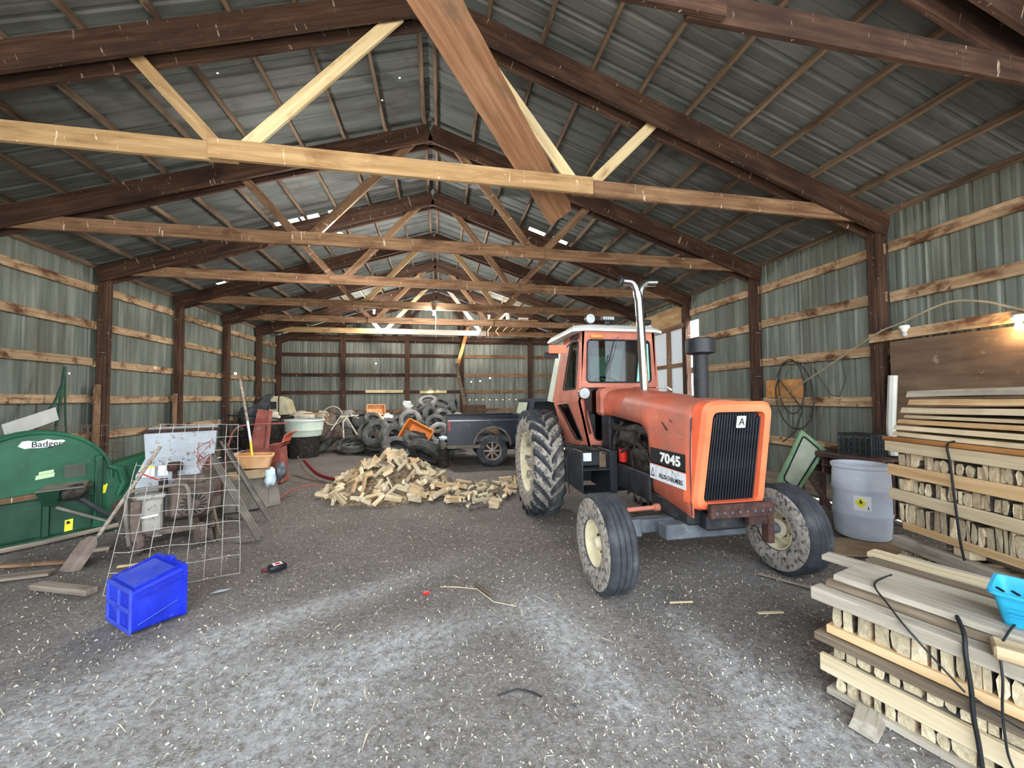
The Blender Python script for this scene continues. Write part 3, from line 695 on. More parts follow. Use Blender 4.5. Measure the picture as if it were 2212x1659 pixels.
# --- cab
FY = 1.58
Pf = lambda a, b_, d: (a, FY + d, b_)
framed('front_panel', [(-.55, 1.86), (.55, 1.86), (.53, 2.63), (-.53, 2.63)], [(-.475, 1.94), (.475, 1.94), (.455, 2.52), (-.455, 2.52)], Pf, TR, 'orange_faded', r=.06)
for sg in (-1, 1):
    o_ = [(-.545, 1.87), (-.60, 1.68), (-.46, 1.06), (-.17, 1.06), (-.20, 1.87)]; i_ = [(-.475, 1.855), (-.49, 1.68), (-.36, 1.16), (-.24, 1.16), (-.26, 1.855)]
    if sg > 0: o_ = [(-a, c) for a, c in o_]; i_ = [(-a, c) for a, c in i_]
    framed('lower_front_panel', o_, i_, Pf, TR, 'orange', r=.09, glassm='dark_glass')
    # sides: lean in towards the roof
    def Ps(a, b_, d, sg=sg):
        x = .60 - (.07*(b_-1.68)/.95 if b_ > 1.68 else (.14*(1.68-b_)/.62)*max(0, 1-(a-FY)/.9))
        return (sg*(x-d), a, b_)
    framed('side_panel', [(FY, 1.68), (2.76, 1.70), (2.36, 2.62), (FY, 2.63)], [(FY+.12, 1.86), (2.24, 1.85), (2.02, 2.53), (FY+.12, 2.52)], Ps, TR, 'orange_faded', r=.05)
    framed('lower_side_panel', [(FY, 1.06), (2.20, 1.02), (2.76, 1.70), (FY, 1.68)], [(FY+.10, 1.15), (FY+.30, 1.15), (2.46, 1.62), (FY+.42, 1.65)], Ps, TR, 'orange_faded', r=.03, glassm='dark_glass')
    b = MB(); b.add([Ps(2.78, 1.66, -.01), Ps(3.08, 1.68, .0), Ps(2.66, 2.6, .0), Ps(2.38, 2.62, -.005), Ps(2.78, 1.66, .06), Ps(3.08, 1.68, .09), Ps(2.66, 2.6, .09), Ps(2.38, 2.62, .06)], [(0,1,2,3),(4,7,6,5),(0,4,5,1),(1,5,6,2),(2,6,7,3),(3,7,4,0)])
    put('rear_pillar', b, 'pale_green', TR)
b = MB(); b.box(-.5, .5, 2.70, 2.76, 1.1, 1.72, .01); b.box(-.5, .5, 2.4, 2.5, 2.52, 2.62, .01); put('rear_panel', b, 'orange_faded', TR)
b = MB(); b.box(-.46, .46, FY+.03, 2.86, 1.02, 1.08); put('cab_floor', b, 'black_metal', TR)
b = MB()
for (x0, y0), z in (((.66, FY-.08), 2.63), ((.66, FY-.08), 2.66), ((.62, FY-.02), 2.715), ((.5, FY+.15), 2.76), ((.3, FY+.35), 2.775)):
    ye = 2.86 - (y0-FY)*1.0; c_ = .12
    ring = [(-x0+c_*1.3, y0, z), (x0-c_*1.3, y0, z), (x0, y0+c_*.8, z), (x0, ye-c_, z), (x0-c_, ye, z), (-x0+c_, ye, z), (-x0, ye-c_, z), (-x0, y0+c_*.8, z)]
    b.v += ring
for i in range(4):
    for k_ in range(8): b.f.append((i*8+k_, i*8+(k_+1) % 8, (i+1)*8+(k_+1) % 8, (i+1)*8+k_))
b.f += [tuple(range(8)), tuple(32+k_ for k_ in range(8))]
put('cab_roof', b, 'white_paint', TR)
def vents(x, sg):
    b = MB()
    for k_ in range(3): b.box(x-.008, x+.008, FY+.08, 2.02, 2.545+.028*k_, 2.555+.028*k_, .002)
    put('vent_louvre', b, 'black_paint', TR)
vents(-.545, -1)
b = MB(); b.lathe([(0, -.03), (.055, -.03), (.07, -.015), (.07, .03), (.0, .035)], 24); l1 = put('work_lamp', b, 'black_paint', TR, T((-.42, FY-.0, 2.80)) @ RX(PI/2))
b = MB(); b.lathe([(0, .04), (.062, .038), (.062, .03)], 24); put('lens', b, 'lamp_glass', l1)
b = MB(); b.box(-.09, .09, -.03, .03, -.03, .03, .006); b.box(-.03, .03, -.015, .015, -.09, -.03, .004); l2 = put('led_lamp', b, 'black_metal', TR, T((-.17, FY-.02, 2.81)))
for k_ in range(5): b = MB(); b.box(-.014, .014, -.034, -.03, -.022, .022, .002); put('lens', b, 'lamp_glass', l2, T((-.066+.033*k_, 0, 0)))
b = MB(); b.box(.3, .48, FY-.04, FY+.06, 2.74, 2.81, .012); put('beacon_box', b, 'black_metal', TR)
b = MB(); b.lathe([(0, 0), (.07, 0), (.08, .03), (.06, .10), (0, .12)], 20); put('roof_dome', b, 'rim_cream', TR, T((.56, FY+.25, 2.72)))
b = MB(); b.box(-.42, -.24, FY-.03, FY, 2.545, 2.585, .006); put('marker_lamp', b, 'amber', TR)
b = MB(); b.tube([(-.03, FY-.035, 2.56), (-.1, FY-.04, 2.3), (-.2, FY-.03, 2.06)], .006, 6); b.tube([(-.13, FY-.035, 2.32), (-.21, FY-.02, 2.04)], .008, 6); put('wiper', b, 'grey_axle', TR)
# signal plate and mirror at the near side
b = MB(); b.box(-.97, -.72, 1.66, 1.685, 2.335, 2.45, .004); sp = put('signal_plate', b, 'orange_bright', TR)
b = MB(); b.tube([(-.74, 1.70, 2.40), (-.6, 1.72, 2.52), (-.55, 1.72, 2.56)], .012, 6); b.box(-1.0, -.8, 1.78, 1.80, 2.28, 2.36, .01); put('mirror_arm', b, 'black_metal', sp)
b = MB(); b.lathe([(0, -.05), (.05, -.05), (.075, -.02), (.078, .02), (.07, .03), (0, .035)], 24); hl = put('head_lamp', b, 'chrome', TR, T((-.54, FY-.06, 1.79)) @ RX(PI/2))
b = MB(); b.lathe([(0, .04), (.065, .038), (.068, .03)], 24); put('lens', b, 'lamp_glass', hl)
b = MB(); b.tube([(-.52, FY-.05, 1.72), (-.50, FY-.05, 1.45), (-.44, FY-.02, 1.25)], .014, 8); put('lamp_stem', b, 'rust', TR)
b = MB(); b.tube([(.5, FY-.1, 1.86), (.55, FY-.28, 1.86), (.62, FY-.25, 1.83), (.64, FY-.05, 1.80)], .012, 8); put('grab_rail', b, 'white_paint', TR)
# inside of the cab
b = MB(); b.box(-.24, .24, 2.2, 2.65, 1.35, 1.5, .05); b.box(-.22, .22, 2.6, 2.75, 1.45, 2.15, .05); b.box(-.15, .15, 2.25, 2.55, 1.06, 1.36, .02); put('seat', b, 'seat_black', TR)
b = MB(); pts = [(.19*math.cos(a*PI/12), .19*math.sin(a*PI/12), 0) for a in range(24)]; b.tube(pts, .014, 8, closed=True); b.tube([(0, 0, 0), (0, 0, -.4)], .025, 8)
for a in range(3): b.tube([(0, 0, 0), (.19*math.cos(a*2.1), .19*math.sin(a*2.1), 0)], .01, 6)
put('steering_wheel', b, 'black_paint', TR, T((.02, 2.0, 1.93)) @ RX(.6))
b = MB(); b.box(-.4, .4, FY+.05, FY+.2, 1.4, 1.9, .03); put('dashboard', b, 'black_paint', TR)
b = MB(); b.box(-.02, .26, 2.55, 2.58, 1.85, 2.4, .004); put('sun_card', b, 'pale_green', TR)
# --- steps and battery box under the cab
b = MB(); b.box(-.78, -.76, 1.0, 1.62, .62, 1.1, .004); b.box(-.76, -.33, 1.60, 1.62, .62, 1.1, .004); b.box(-.42, -.33, 1.0, 1.62, .6, 1.1, .006); b.box(-.76, -.36, 1.15, 1.6, .9, 1.08, .01); stp = put('battery_box', b, 'black_paint', TR)
b = MB(); b.box(-.76, -.34, 1.02, 1.40, .865, .885, .004); put('step', b, 'black_metal', stp)
b = MB(); b.box(-.76, -.34, .98, 1.36, .60, .62, .004); put('step', b, 'black_metal', stp)
b = MB(); b.box(-.73, -.60, 1.143, 1.149, .96, 1.06, .002); put('warning_label', b, 'decal_white', stp)
b = MB(); b.box(-.5, -.38, 1.13, 1.149, .88, 1.07, .003); put('rust_patch', b, 'plywood_brown', stp)
b = MB()
for k_ in range(5): b.tube([(-.8+.02*k_, 1.62, 1.12), (-.6+.03*k_, 1.3-.03*k_, 1.06+.01*k_), (-.4, 1.05+.03*k_, 1.05)], .007, 5)
b.tube([(-.79, 1.5, 1.1), (-.8, 1.5, .8), (-.78, 1.45, .5)], .007, 5); put('wiring', b, 'engine_grime', TR)
# ================================================================== right side: strapped firewood bundles
mat('wood_end', ['b3a586', 'cabd9f', 'ddd2b8'], (4, 4, 4), rough=.85, rand=.3, over=[('8a7a66', (2, 2, 2), .55, .8)], detail=2)
mat('split_wood', ['a8906f', 'cab592', 'dfcfb2'], (2, 16, 16), rough=.85, bump=.2, rand=.3, over=[('8a6240', (3, 6, 6), .6, .8)])
mat('bark', ['2f2823', '4a4038', '655a50'], (9, 9, 9), rough=.95, bump=.5, rand=.2)
mat('slab_pale', ['b9a987', 'cebf9f', 'dccfb4'], G, rough=.85, bump=.15, rand=.1, over=[('8b7a5c', (2, 5, 5), .62, .8)])
mat('slab_gold', ['b8976a', 'cbac80', 'd8be98'], G, rough=.85, bump=.15, rand=.1, over=[('9c7040', (2, 5, 5), .6, .8)])
mat('slab_grey', ['8f887a', 'a8a193', 'bcb5a8'], G, rough=.9, bump=.2, rand=.1, over=[('6f675a', (2.5, 6, 6), .58, .78)])
mat('strap_black', ['101214', '1b1e21'], (4, 4, 4), rough=.6)
mat('timber_slab', ['4a4038', '6b5f50', '8a7c69'], G, rough=.95, bump=.4, rand=.1)
def stick_mesh(i, L_=.46):
    r = random.Random(50+i); kind = i % 4; pts = []
    if kind == 0: base = [(-.5, -.5), (.48, -.5), (.5, -.1), (.47, .5), (-.1, .5), (-.5, .46)]
    elif kind == 1: base = [(-.5, -.5), (.5, -.5), (.5, .05), (.36, .42), (.1, .5), (-.5, .48)]
    elif kind == 2: base = [(-.5, -.48), (.2, -.5), (.46, -.3), (.5, .1), (.4, .42), (.1, .5), (-.5, .5)]
    else: base = [(-.3, -.5), (.3, -.48), (.5, -.2), (.47, .25), (.2, .5), (-.25, .48), (-.5, .2), (-.48, -.25)]
    base = [(x+r.uniform(-.05, .05), z+r.uniform(-.03, .03)) for x, z in base]; n = len(base); vs = []
    for k, y in enumerate((0, L_*.5, L_)):
        dx, dz = r.uniform(-.06, .06), r.uniform(-.03, .03)
        vs += [(x+dx*(k > 0), y+r.uniform(-.006, .006), z+dz*(k == 1)) for x, z in base]
    fs = [tuple(range(n)), tuple(reversed(range(2*n, 3*n)))] + [(k*n+j, (k+1)*n+j, (k+1)*n+(j+1) % n, k*n+(j+1) % n) for k in (0, 1) for j in range(n)]
    me = bpy.data.meshes.new('split_log'); me.from_pydata(vs, [], fs); fixn(me)
    for nm in ('wood_end', 'split_wood', 'bark'): me.materials.append(MATS[nm])
    for k, p in enumerate(me.polygons):
        p.material_index = 0 if k < 2 else (2 if ((k-2) % n) in (1, 2) or kind == 3 else 1)
    return me
STK = [stick_mesh(i) for i in range(12)]
def stick_row(t, x0, x1, z0, z1, y0=.02, wmin=.035, wmax=.07):
    x = x0
    while x < x1-.03:
        w_ = rnd.uniform(wmin, wmax)*rnd.choice((.75, 1, 1.2)); h = (z1-z0)*rnd.uniform(.74, 1.0)
        put('split_log', rnd.choice(STK), None, t, T((x+w_/2, y0+rnd.uniform(0, .02), z0+h/2)) @ S(w_*rnd.uniform(.8, 1.0)*rnd.choice((-1, 1)), 1, h)); x += w_*rnd.choice((1, 1, 1, 1.25))
def bundle(name, label, loc, rz, L_, boards, rows, group):
    t = thing(name, label, 'wood stack', loc, rz, group)
    for (x0, x1, y, z0, z1, th, m_) in boards: plank('board', (x0, y+th/2, (z0+z1)/2), (x1, y+th/2, (z0+z1)/2), z1-z0, th, m_, t, c=.005, wob=.006)
    for (z0, z1) in rows:
        stick_row(t, .02, L_, z0, z1); stick_row(t, .02, L_, z0, z1, .52, .07, .11)
    return t
RZ1 = math.atan2(-.959, .283)
GRP = 'strapped bundles of split firewood'
f1 = bundle('firewood_bundle', 'low weathered bundle of split wood and boards in the near right corner', (2.23, 1.93, 0), RZ1, 1.25,
    [(-.01, 1.3, .0, .0, .035, .1, 'slab_grey'), (-.03, 1.3, -.02, .128, .225, .035, 'slab_pale'), (-.01, 1.3, .03, .135, .215, .09, 'slab_grey'),
     (-.05, 1.3, -.03, .30, .345, .12, 'timber_slab'), (.0, 1.3, .0, .352, .40, .10, 'slab_gold'), (-.06, 1.3, -.03, .53, .60, .11, 'slab_grey')] +
    [(0, 1.25, .40, z, z+.09, .1, 'slab_grey') for z in (.03, .13, .3, .53)] + [(0, 1.25, .92, z, z+.09, .1, 'slab_grey') for z in (.03, .13, .3, .53)],
    [(.035, .128), (.225, .30), (.40, .53)], GRP)
def slab(label, p, q, wid, th, m_, upv, group='loose slabs on the bundles'):
    """live-edge slab board lying flat: wid across, th thick"""
    M, L_ = frame(p, q, upv); b = MB(); n = 14; rings = []; s_ = rnd.random()*50
    for i in range(n+1):
        x = L_*i/n; a = wid/2+.012*noise.noise((x*4, s_, 0))+.006*noise.noise((x*13, s_, 2)); c = wid/2+.012*noise.noise((x*4, s_, 7)); d = .006*noise.noise((x*2, s_, 4))
        rings.append([(x, -a, -th/2+d), (x, -a*.93, th/2+d), (x, c*.93, th/2+d), (x, c, -th/2+d)])
    b.loft(rings); o = put('slab_board', fixn(b.mesh('slab_board')), m_, None, M)
    return tag(o, label, 'board', group)
def loc1(x, y, z): return (2.23+.283*x+.959*y, 1.93-.959*x+.283*y, z)
slab('grey bark-edged slab board lying along the front edge of the near bundle', loc1(-.02, .17, .618), loc1(1.25, .17, .622), .22, .03, 'timber_slab', (0, 0, 1))
slab('wide pale weathered slab board on top of the near bundle, under the turquoise basket', loc1(.0, .24, .650), loc1(1.28, .24, .655), .27, .028, 'slab_grey', (0, 0, 1))
slab('thin bluish grey board at the back of the near bundle', loc1(-.22, .52, .618), loc1(1.0, .55, .625), .12, .03, 'slab_grey', (0, 0, 1))
slab('narrow brown board beside the bluish grey one on the near bundle', loc1(-.05, .70, .618), loc1(1.1, .68, .62), .10, .03, 'timber_slab', (0, 0, 1))
slab('split pale board at the far side of the near bundle', loc1(-.1, .87, .618), loc1(1.0, .85, .62), .12, .03, 'slab_pale', (0, 0, 1))
# cords over the near bundle
def cord(name, label, pts, r, m_='strap_black', n=8, cat='strap', group=None):
    P_ = [Vector(p) for p in pts]; out = []
    for i in range(len(P_)-1):
        p0, p1, p2, p3 = P_[max(i-1, 0)], P_[i], P_[i+1], P_[min(i+2, len(P_)-1)]
        for k in range(6):
            t = k/6; out.append(.5*((2*p1)+(p2-p0)*t+(2*p0-5*p1+4*p2-p3)*t*t+(3*p1-p0-3*p2+p3)*t**3))
    out.append(P_[-1]); b = MB(); b.tube(out, r, n); return tag(put(name, b, m_), label, cat, group)
cord('strap', 'thick black strap bound around the near bundle', [loc1(.5, .12, .66), loc1(.55, .0, .635), loc1(.565, -.05, .56), loc1(.575, -.045, .42), loc1(.58, -.05, .30), loc1(.59, -.04, .18), loc1(.60, -.04, .02)], .009)
cord('cord', 'thin black cord over the left end of the near bundle', [loc1(.16, .42, .66), loc1(.17, .2, .675), loc1(.2, .1, .67), loc1(.27, .03, .64), loc1(.36, -.045, .59), loc1(.47, -.05, .48), loc1(.56, -.06, .40)], .0045, cat='cord')
cord('cord', 'thin black cord hanging to the right of the thick strap', [loc1(.66, .22, .68), loc1(.66, .1, .672), loc1(.66, -.02, .63), loc1(.67, -.055, .52), loc1(.665, -.055, .40), loc1(.67, -.06, .29), loc1(.68, -.045, .18), loc1(.74, -.045, .05)], .0045, cat='cord')
cord('cord', 'thin black cord running sideways from the thick strap', [loc1(.58, -.06, .40), loc1(.68, -.06, .36), loc1(.8, -.06, .355), loc1(.9, -.04, .40), loc1(1.0, -.05, .45)], .004, cat='cord')
# offcut and basket on the near bundle
b = MB(); b.box(-.09, .09, -.06, .06, 0, .055, .008); tag(put('wood_block', b, 'split_wood', None, T(loc1(.72, .02, .602)) @ RZ(RZ1+.3)), 'short squared wood offcut lying beside the turquoise basket', 'wood block')
mat('turquoise', ['1f8fb8', '2ba3cc', '3bb4da'], (4, 4, 4), rough=.4)
def basket():
    t = thing('basket', 'turquoise plastic basket on the near bundle at the right edge', 'basket', loc1(.78, .33, .668), RZ1+.12)
    L0, L1, W0, W1, H = .17, .20, .11, .14, .155      # half sizes at the bottom and the rim
    b = MB(); r0 = [(-L0, -W0), (L0, -W0), (L0, W0), (-L0, W0)]
    def ring(l, w_, z, r=.03): return [(x, y, z) for x, y in rquad([(-l, -w_), (l, -w_), (l, w_), (-l, w_)], r, 5)]
    b.loft([ring(L0, W0, 0), ring(L1, W1, H), ring(L1+.012, W1+.012, H), ring(L1+.012, W1+.012, H-.015), ring(L1+.003, W1+.003, H-.016)], caps=False); b.v += ring(L0, W0, 0); n_ = len(ring(L0, W0, 0)); b.f.append(tuple(range(len(b.v)-n_, len(b.v))))
    o = put('basket_shell', b, 'turquoise', t)
    for k in range(3): plank('rib', (-.15, -.118-.008*k*2, .035+.025*k), (.15, -.118-.008*k*2, .035+.025*k), .008, .006, 'turquoise', t)
    for k in range(8): plank('slot', (-.16+.045*k, -W1+.012, H+.001), (-.185+.045*k, -W1+.055, H+.001), .003, .012, 'strap_black', t)
basket()
b = MB(); b.loft([[(x*.11, y*.08, 0) for x, y in ((-1, -.8), (.9, -1), (1, .8), (-.7, 1))], [(x*.1, y*.075, .09) for x, y in ((-.8, -.8), (.9, -.7), (.9, .8), (-.9, .7))]])
tag(put('wood_block', b, 'slab_grey', None, T((2.20, 1.70, 0)) @ RZ(.5) @ S(.8, .8, .75)), 'rough grey wood chock on the dirt in front of the near bundle', 'wood block')
# back stack: lower bundle and upper bundle
RZ2 = math.atan2(-.977, -.215)
def loc2(x, y, z): return (4.14-.215*x+.977*y, 2.89-.977*x-.215*y, z)
bundle('firewood_bundle', 'bottom bundle of the tall stack, mostly hidden behind the near bundle', (4.14, 2.89, 0), RZ2, 1.3,
    [(-.02, 1.35, 0, .02, .10, .1, 'slab_grey'), (-.02, 1.35, -.01, .345, .445, .11, 'slab_grey')] + [(0, 1.3, .45, z, z+.09, .1, 'slab_grey') for z in (.02, .345)] + [(0, 1.3, .9, z, z+.09, .1, 'slab_grey') for z in (.02, .345)],
    [(.10, .22), (.225, .345)], GRP)
f3 = bundle('firewood_bundle', 'tall bundle of pale boards and split wood with a black strap', (4.14, 2.89, .45), RZ2, 1.3,
    [(.05, 1.35, .02, .075, .14, .1, 'slab_gold'), (-.03, 1.35, -.02, .33, .425, .04, 'slab_pale'), (-.03, 1.35, -.02, .55, .65, .04, 'slab_gold'), (-.05, 1.35, -.02, .77, .865, .04, 'slab_pale'), (-.06, 1.35, -.03, .87, .905, .06, 'plywood')] +
    [(0, 1.3, .45, z, z+.09, .1, 'slab_pale') for z in (.055, .33, .55, .77)] + [(0, 1.3, .9, z, z+.09, .1, 'slab_pale') for z in (.055, .33, .55, .77)],
    [(.14, .33), (.425, .55), (.65, .77)], GRP)
for x in (.45, 1.2): plank('block', (x, .1, .037), (x+.12, .1, .037), .074, .12, 'slab_pale', f3)
zz = 1.357
names = ['lowest', 'second', 'third', 'fourth', 'fifth', 'sixth', 'topmost']
for k, (x0, th, wd, m_) in enumerate([(-.02, .05, .5, 'slab_pale'), (-.0, .055, .5, 'slab_pale'), (.04, .05, .46, 'slab_gold'), (.10, .035, .44, 'slab_pale'), (.08, .065, .5, 'slab_pale'), (.14, .065, .5, 'slab_gold'), (.14, .075, .55, 'slab_grey')]):
    zz += th/2
    slab(names[k]+' of the rough slab boards piled on the tall bundle', loc2(x0, .02+wd/2, zz), loc2(1.35, .02+wd/2+rnd.uniform(-.01, .01), zz+.004*k), wd, th*.72, m_, (0, 0, 1)); zz += th/2+.006
    o = slab('bark-faced slab board behind layer '+str(k+1)+' of the slab pile', loc2(x0+.05, .75, zz-th/2-.006), loc2(1.3, .75, zz-th/2-.006), .4, th*.8, 'timber_slab', (0, 0, 1)) if k < 6 else None
    if o: o['label'] = 'dark board at the rear of the slab pile on the tall bundle'; o['group'] = 'rear boards of the slab pile'
cord('strap', 'black strap bound down the face of the tall bundle', [loc2(.5, .1, 1.37), loc2(.515, -.035, 1.345), loc2(.545, -.055, 1.2), loc2(.56, -.055, 1.0), loc2(.575, -.055, .8), loc2(.585, -.05, .62), loc2(.59, -.03, .46)], .008)

# ------------------------------------------------------------------ blue drum
mat('drum_blue', ['b3bed0', 'c9d3e2', 'd8e0ec'], (2.5, 2.5, 2.5), rough=.45, over=[('77767a', (2, 2, 3), .62, .9)])
mat('label_white', ['e8eaea', 'f3f4f4'], rough=.6); mat('label_lime', ['d7dd8a', 'e4e89e'], rough=.6); mat('label_yellow', ['e8e22e', 'f2ec40'], rough=.5)
dr = thing('plastic_drum', 'pale blue plastic drum with hazard label beside the wood stack', 'drum', (5.12, 3.92, .012))
b = MB(); b.lathe([(0, .01), (.25, .01), (.265, .03), (.27, .1), (.28, .26), (.288, .28), (.288, .30), (.28, .32), (.28, .56), (.288, .58), (.288, .60), (.28, .62), (.275, .78), (.268, .83), (.285, .84), (.29, .87), (.285, .885), (.268, .885), (.26, .84), (.262, .1), (.25, .03), (0, .03)], 48); body = put('drum_body', b, 'drum_blue', dr)
ang = math.atan2(-3.2, -4.3)
def on_drum(da, z, r=.2835): return T((r*math.cos(ang+da), r*math.sin(ang+da), z)) @ RZ(ang+da+PI/2)
b = MB(); n = 8
for i in range(n+1):
    a = -.28+.56*i/n
    for z in (-.085, .085): b.v.append((.284*math.cos(ang+.05+a), .284*math.sin(ang+.05+a), .45+z))
b.f = [(2*i, 2*i+2, 2*i+3, 2*i+1) for i in range(n)]; put('hazard_label', b, 'label_white', dr)
b = MB(); b.prism([(-.055, 0), (0, -.06), (.055, 0), (0, .06)], -.001, .001); put('hazard_diamond', b, 'label_yellow', body, on_drum(.0, .455, .2885))
b = MB(); b.prism([(-.012, -.012), (.012, -.012), (.016, .01), (.004, .006), (.002, .032), (-.012, .012)], -.001, .001); put('flame_mark', b, 'letter_black', body, on_drum(.0, .465, .291))
b = MB(); b.prism([(-.02, -.022), (.02, -.022), (.02, -.017), (-.02, -.017)], -.001, .001); put('flame_mark', b, 'letter_black', body, on_drum(.0, .465, .291))
b = MB(); b.prism([(-.014, 0), (-.005, 0), (-.005, .035), (-.014, .035)], -.001, .001); b2 = b; put('barcode', b, 'letter_black', body, on_drum(.26, .38, .286))
mat('cardboard', ['8f7d65', 'a8957a', 'b8a68b'], (4, 4, 4), rough=.9, rand=.05)
b = MB(); b.add([(-.75, -.25, .012), (.35, -.42, .02), (.55, .1, .01), (-.3, .3, .01), (-.75, -.25, .006), (.35, -.42, .012), (.55, .1, .002), (-.3, .3, .002)], [(0, 1, 2, 3), (7, 6, 5, 4), (0, 4, 5, 1), (1, 5, 6, 2), (2, 6, 7, 3), (3, 7, 4, 0)])
tag(put('cardboard_sheet', b, 'cardboard', None, T((4.95, 3.62, .0)) @ RZ(-.2)), 'flattened cardboard on the dirt in front of the blue drum', 'cardboard')
# ------------------------------------------------------------------ bench with pigeonholes
mat('bench_brown', ['3c2c26', '54403a', '6c564c'], (2, 8, 8), rough=.8, bump=.15, rand=.08)
bn = thing('workbench', 'dark brown bench with pigeonholes against the right wall', 'bench', (5.50, 3.95, 0))
for k in range(4): plank('top_board', (.02+.13*k+.065, 0, .895), (.02+.13*k+.065, 1.27, .90), .03, .128, 'bench_brown', bn, upv=(0, 0, 1))
plank('front_rail', (.02, 0, .865), (.02, 1.28, .865), .05, .03, 'bench_brown', bn)
for z in (.84, .72, .60): plank('shelf_rail', (.13, .05, z), (.13, 1.25, z), .018, .2, 'bench_brown', bn)
for k in range(9): plank('divider', (.035, .06+k*.148, .61), (.035, .06+k*.148, .84), .02, .015, 'bench_brown', bn, upv=(1, 0, 0)); plank('divider', (.13, .06+k*.148, .61), (.13, .06+k*.148, .84), .19, .012, 'bench_brown', bn, upv=(1, 0, 0))
b = MB(); b.box(.24, .25, .05, 1.25, .6, .85); put('back_board', b, 'bench_brown', bn)
for y in (.08, 1.20):
    for x in (.08, .48): plank('leg', (x, y, 0), (x, y, .88), .08, .06, 'bench_brown', bn, upv=(1, 0, 0))
plank('brace', (.1, 1.15, .6), (.1, .75, .08), .08, .03, 'bench_brown', bn)
mat('crate_black', ['17191b', '23272a', '33383b'], (8, 8, 8), rough=.6)
ck = thing('milk_crate', 'black lattice milk crate on the bench', 'crate', (5.75, 4.36, .918), .1)
for z in (.01, .10, .19, .275):
    for s in (-1, 1):
        plank('slat', (-.16, s*.2, z), (.16, s*.2, z), .03, .012, 'crate_black', ck); plank('slat', (s*.16, -.2, z), (s*.16, .2, z), .03, .012, 'crate_black', ck)
for k in range(7):
    for s in (-1, 1):
        plank('upright', (-.16+.0533*k, s*.2, 0), (-.16+.0533*k, s*.2, .28), .02, .012, 'crate_black', ck, upv=(1, 0, 0)); plank('upright', (s*.16, -.2+.0667*k, 0), (s*.16, -.2+.0667*k, .28), .02, .012, 'crate_black', ck, upv=(0, 1, 0))
b = MB(); b.box(-.15, .15, -.19, .19, .0, .2, .01); put('contents', b, 'crate_black', ck)
b = MB(); b.box(-.06, .06, -.09, .09, 0, .1, .006); tag(put('cardboard_box', b, 'cardboard', None, T((5.62, 5.05, .915)) @ RZ(.3)), 'small brown carton on the end of the bench', 'box')
# green cab door leaning by the bench
mat('cab_green', ['5f8262', '759876', '8aab89'], (3, 3, 3), rough=.55, over=[('9aa596', (5, 5, 5), .6, .8)])
dd = thing('cab_door', 'pale green machine door with two windows leaning beside the bench', 'door', (4.38, 4.62, 0))
e0 = Vector((.96, .30, 1.24)).normalized(); ea = Vector((.97, -.05, -.2)); ea = (ea-e0*ea.dot(e0)).normalized(); en = e0.cross(ea)
if en.y > 0: en = -en
def Pd(a, b_, d): return tuple(ea*(a*1.25) + e0*b_ - en*d)
framed('upper_frame', [(-.02, .62), (.25, .62), (.40, 1.55), (.03, 1.6)], [(.03, .68), (.21, .68), (.33, 1.48), (.07, 1.52)], Pd, dd, 'cab_green', thick=.03, r=.05, glassm='dusty_glass') if False else None
mat('dusty_glass', ['8d9a86', 'a2ad9a', 'b2bcaa'], (4, 4, 4), rough=.35)
framed('upper_frame', [(-.02, .66), (.25, .66), (.40, 1.56), (.03, 1.6)], [(.03, .72), (.21, .72), (.33, 1.49), (.07, 1.53)], Pd, dd, 'cab_green', thick=.03, r=.05, glassm='dusty_glass')
framed('lower_frame', [(.0, .0), (.22, .0), (.25, .66), (-.02, .66)], [(.04, .1), (.18, .1), (.20, .56), (.02, .56)], Pd, dd, 'cab_green', thick=.03, r=.04, glassm='dusty_glass')
b = MB(); b.box(-.03, .03, -.02, .0, -.012, .012, .004); put('handle', b, 'white_paint', dd, T(Pd(.14, .62, -.01)))
# white tub
wt = thing('plastic_tub', 'white plastic tub with dark label on the floor behind the drum', 'tub', (5.2, 4.8, 0), .3)
b = MB()
def rr(l, w_, z, r=.03): return [(x, y, z) for x, y in rquad([(-l, -w_), (l, -w_), (l, w_), (-l, w_)], r, 4)]
b.loft([rr(.12, .1, .0), rr(.15, .12, .22), rr(.165, .135, .225), rr(.165, .135, .21)], caps=False); put('tub_body', b, 'white_paint', wt)
b = MB(); b.loft([rr(.16, .13, .225), rr(.168, .138, .232), rr(.1, .08, .25)]); put('lid', b, 'white_paint', wt, RY(-.12))
b = MB(); b.box(-.10, .06, -.118, -.112, .07, .15); put('tub_label', b, 'letter_black', wt, RX(-.09))
# ------------------------------------------------------------------ things on the right wall
plank('girt', (6.07, 4.45, 2.545), (6.07, 1.8, 2.60), .13, .045, 'timber_girt', wallR)
b = MB(); b.box(6.09, 6.105, 1.6, 4.22, 1.25, 2.47); tag(put('plywood_sheet', b, 'plywood_brown'), 'big stained brown plywood sheet on the right wall behind the tall stack', 'plywood')
b = MB(); b.box(6.185, 6.205, 5.62, 6.38, 1.70, 2.03, .003); tag(put('plywood_offcut', b, 'plywood'), 'orange brown plywood offcut on the right wall behind the coiled hose', 'plywood')
mat('hose_black', ['24231f', '37352f', '4a463e'], (5, 5, 5), rough=.7); mat('pole_grey', ['7d7460', '958b75', 'a89e88'], (5, 5, 5), rough=.7)
def loop(cy, cz, ry, rz_, x, a0, a1, tilt=0): return [(x, cy+ry*math.cos(a0+(a1-a0)*k/40)+tilt*math.sin(a0+(a1-a0)*k/40), cz+rz_*math.sin(a0+(a1-a0)*k/40)) for k in range(41)]
pts = loop(5.78, 1.75, .37, .60, 6.17, .6, 2*PI+.2, .04) + loop(5.80, 1.9, .25, .48, 6.14, .4, 2*PI+.3, .02) + [(6.15, 5.6, 1.5), (6.15, 5.75, 1.1), (6.12, 5.98, .9)]
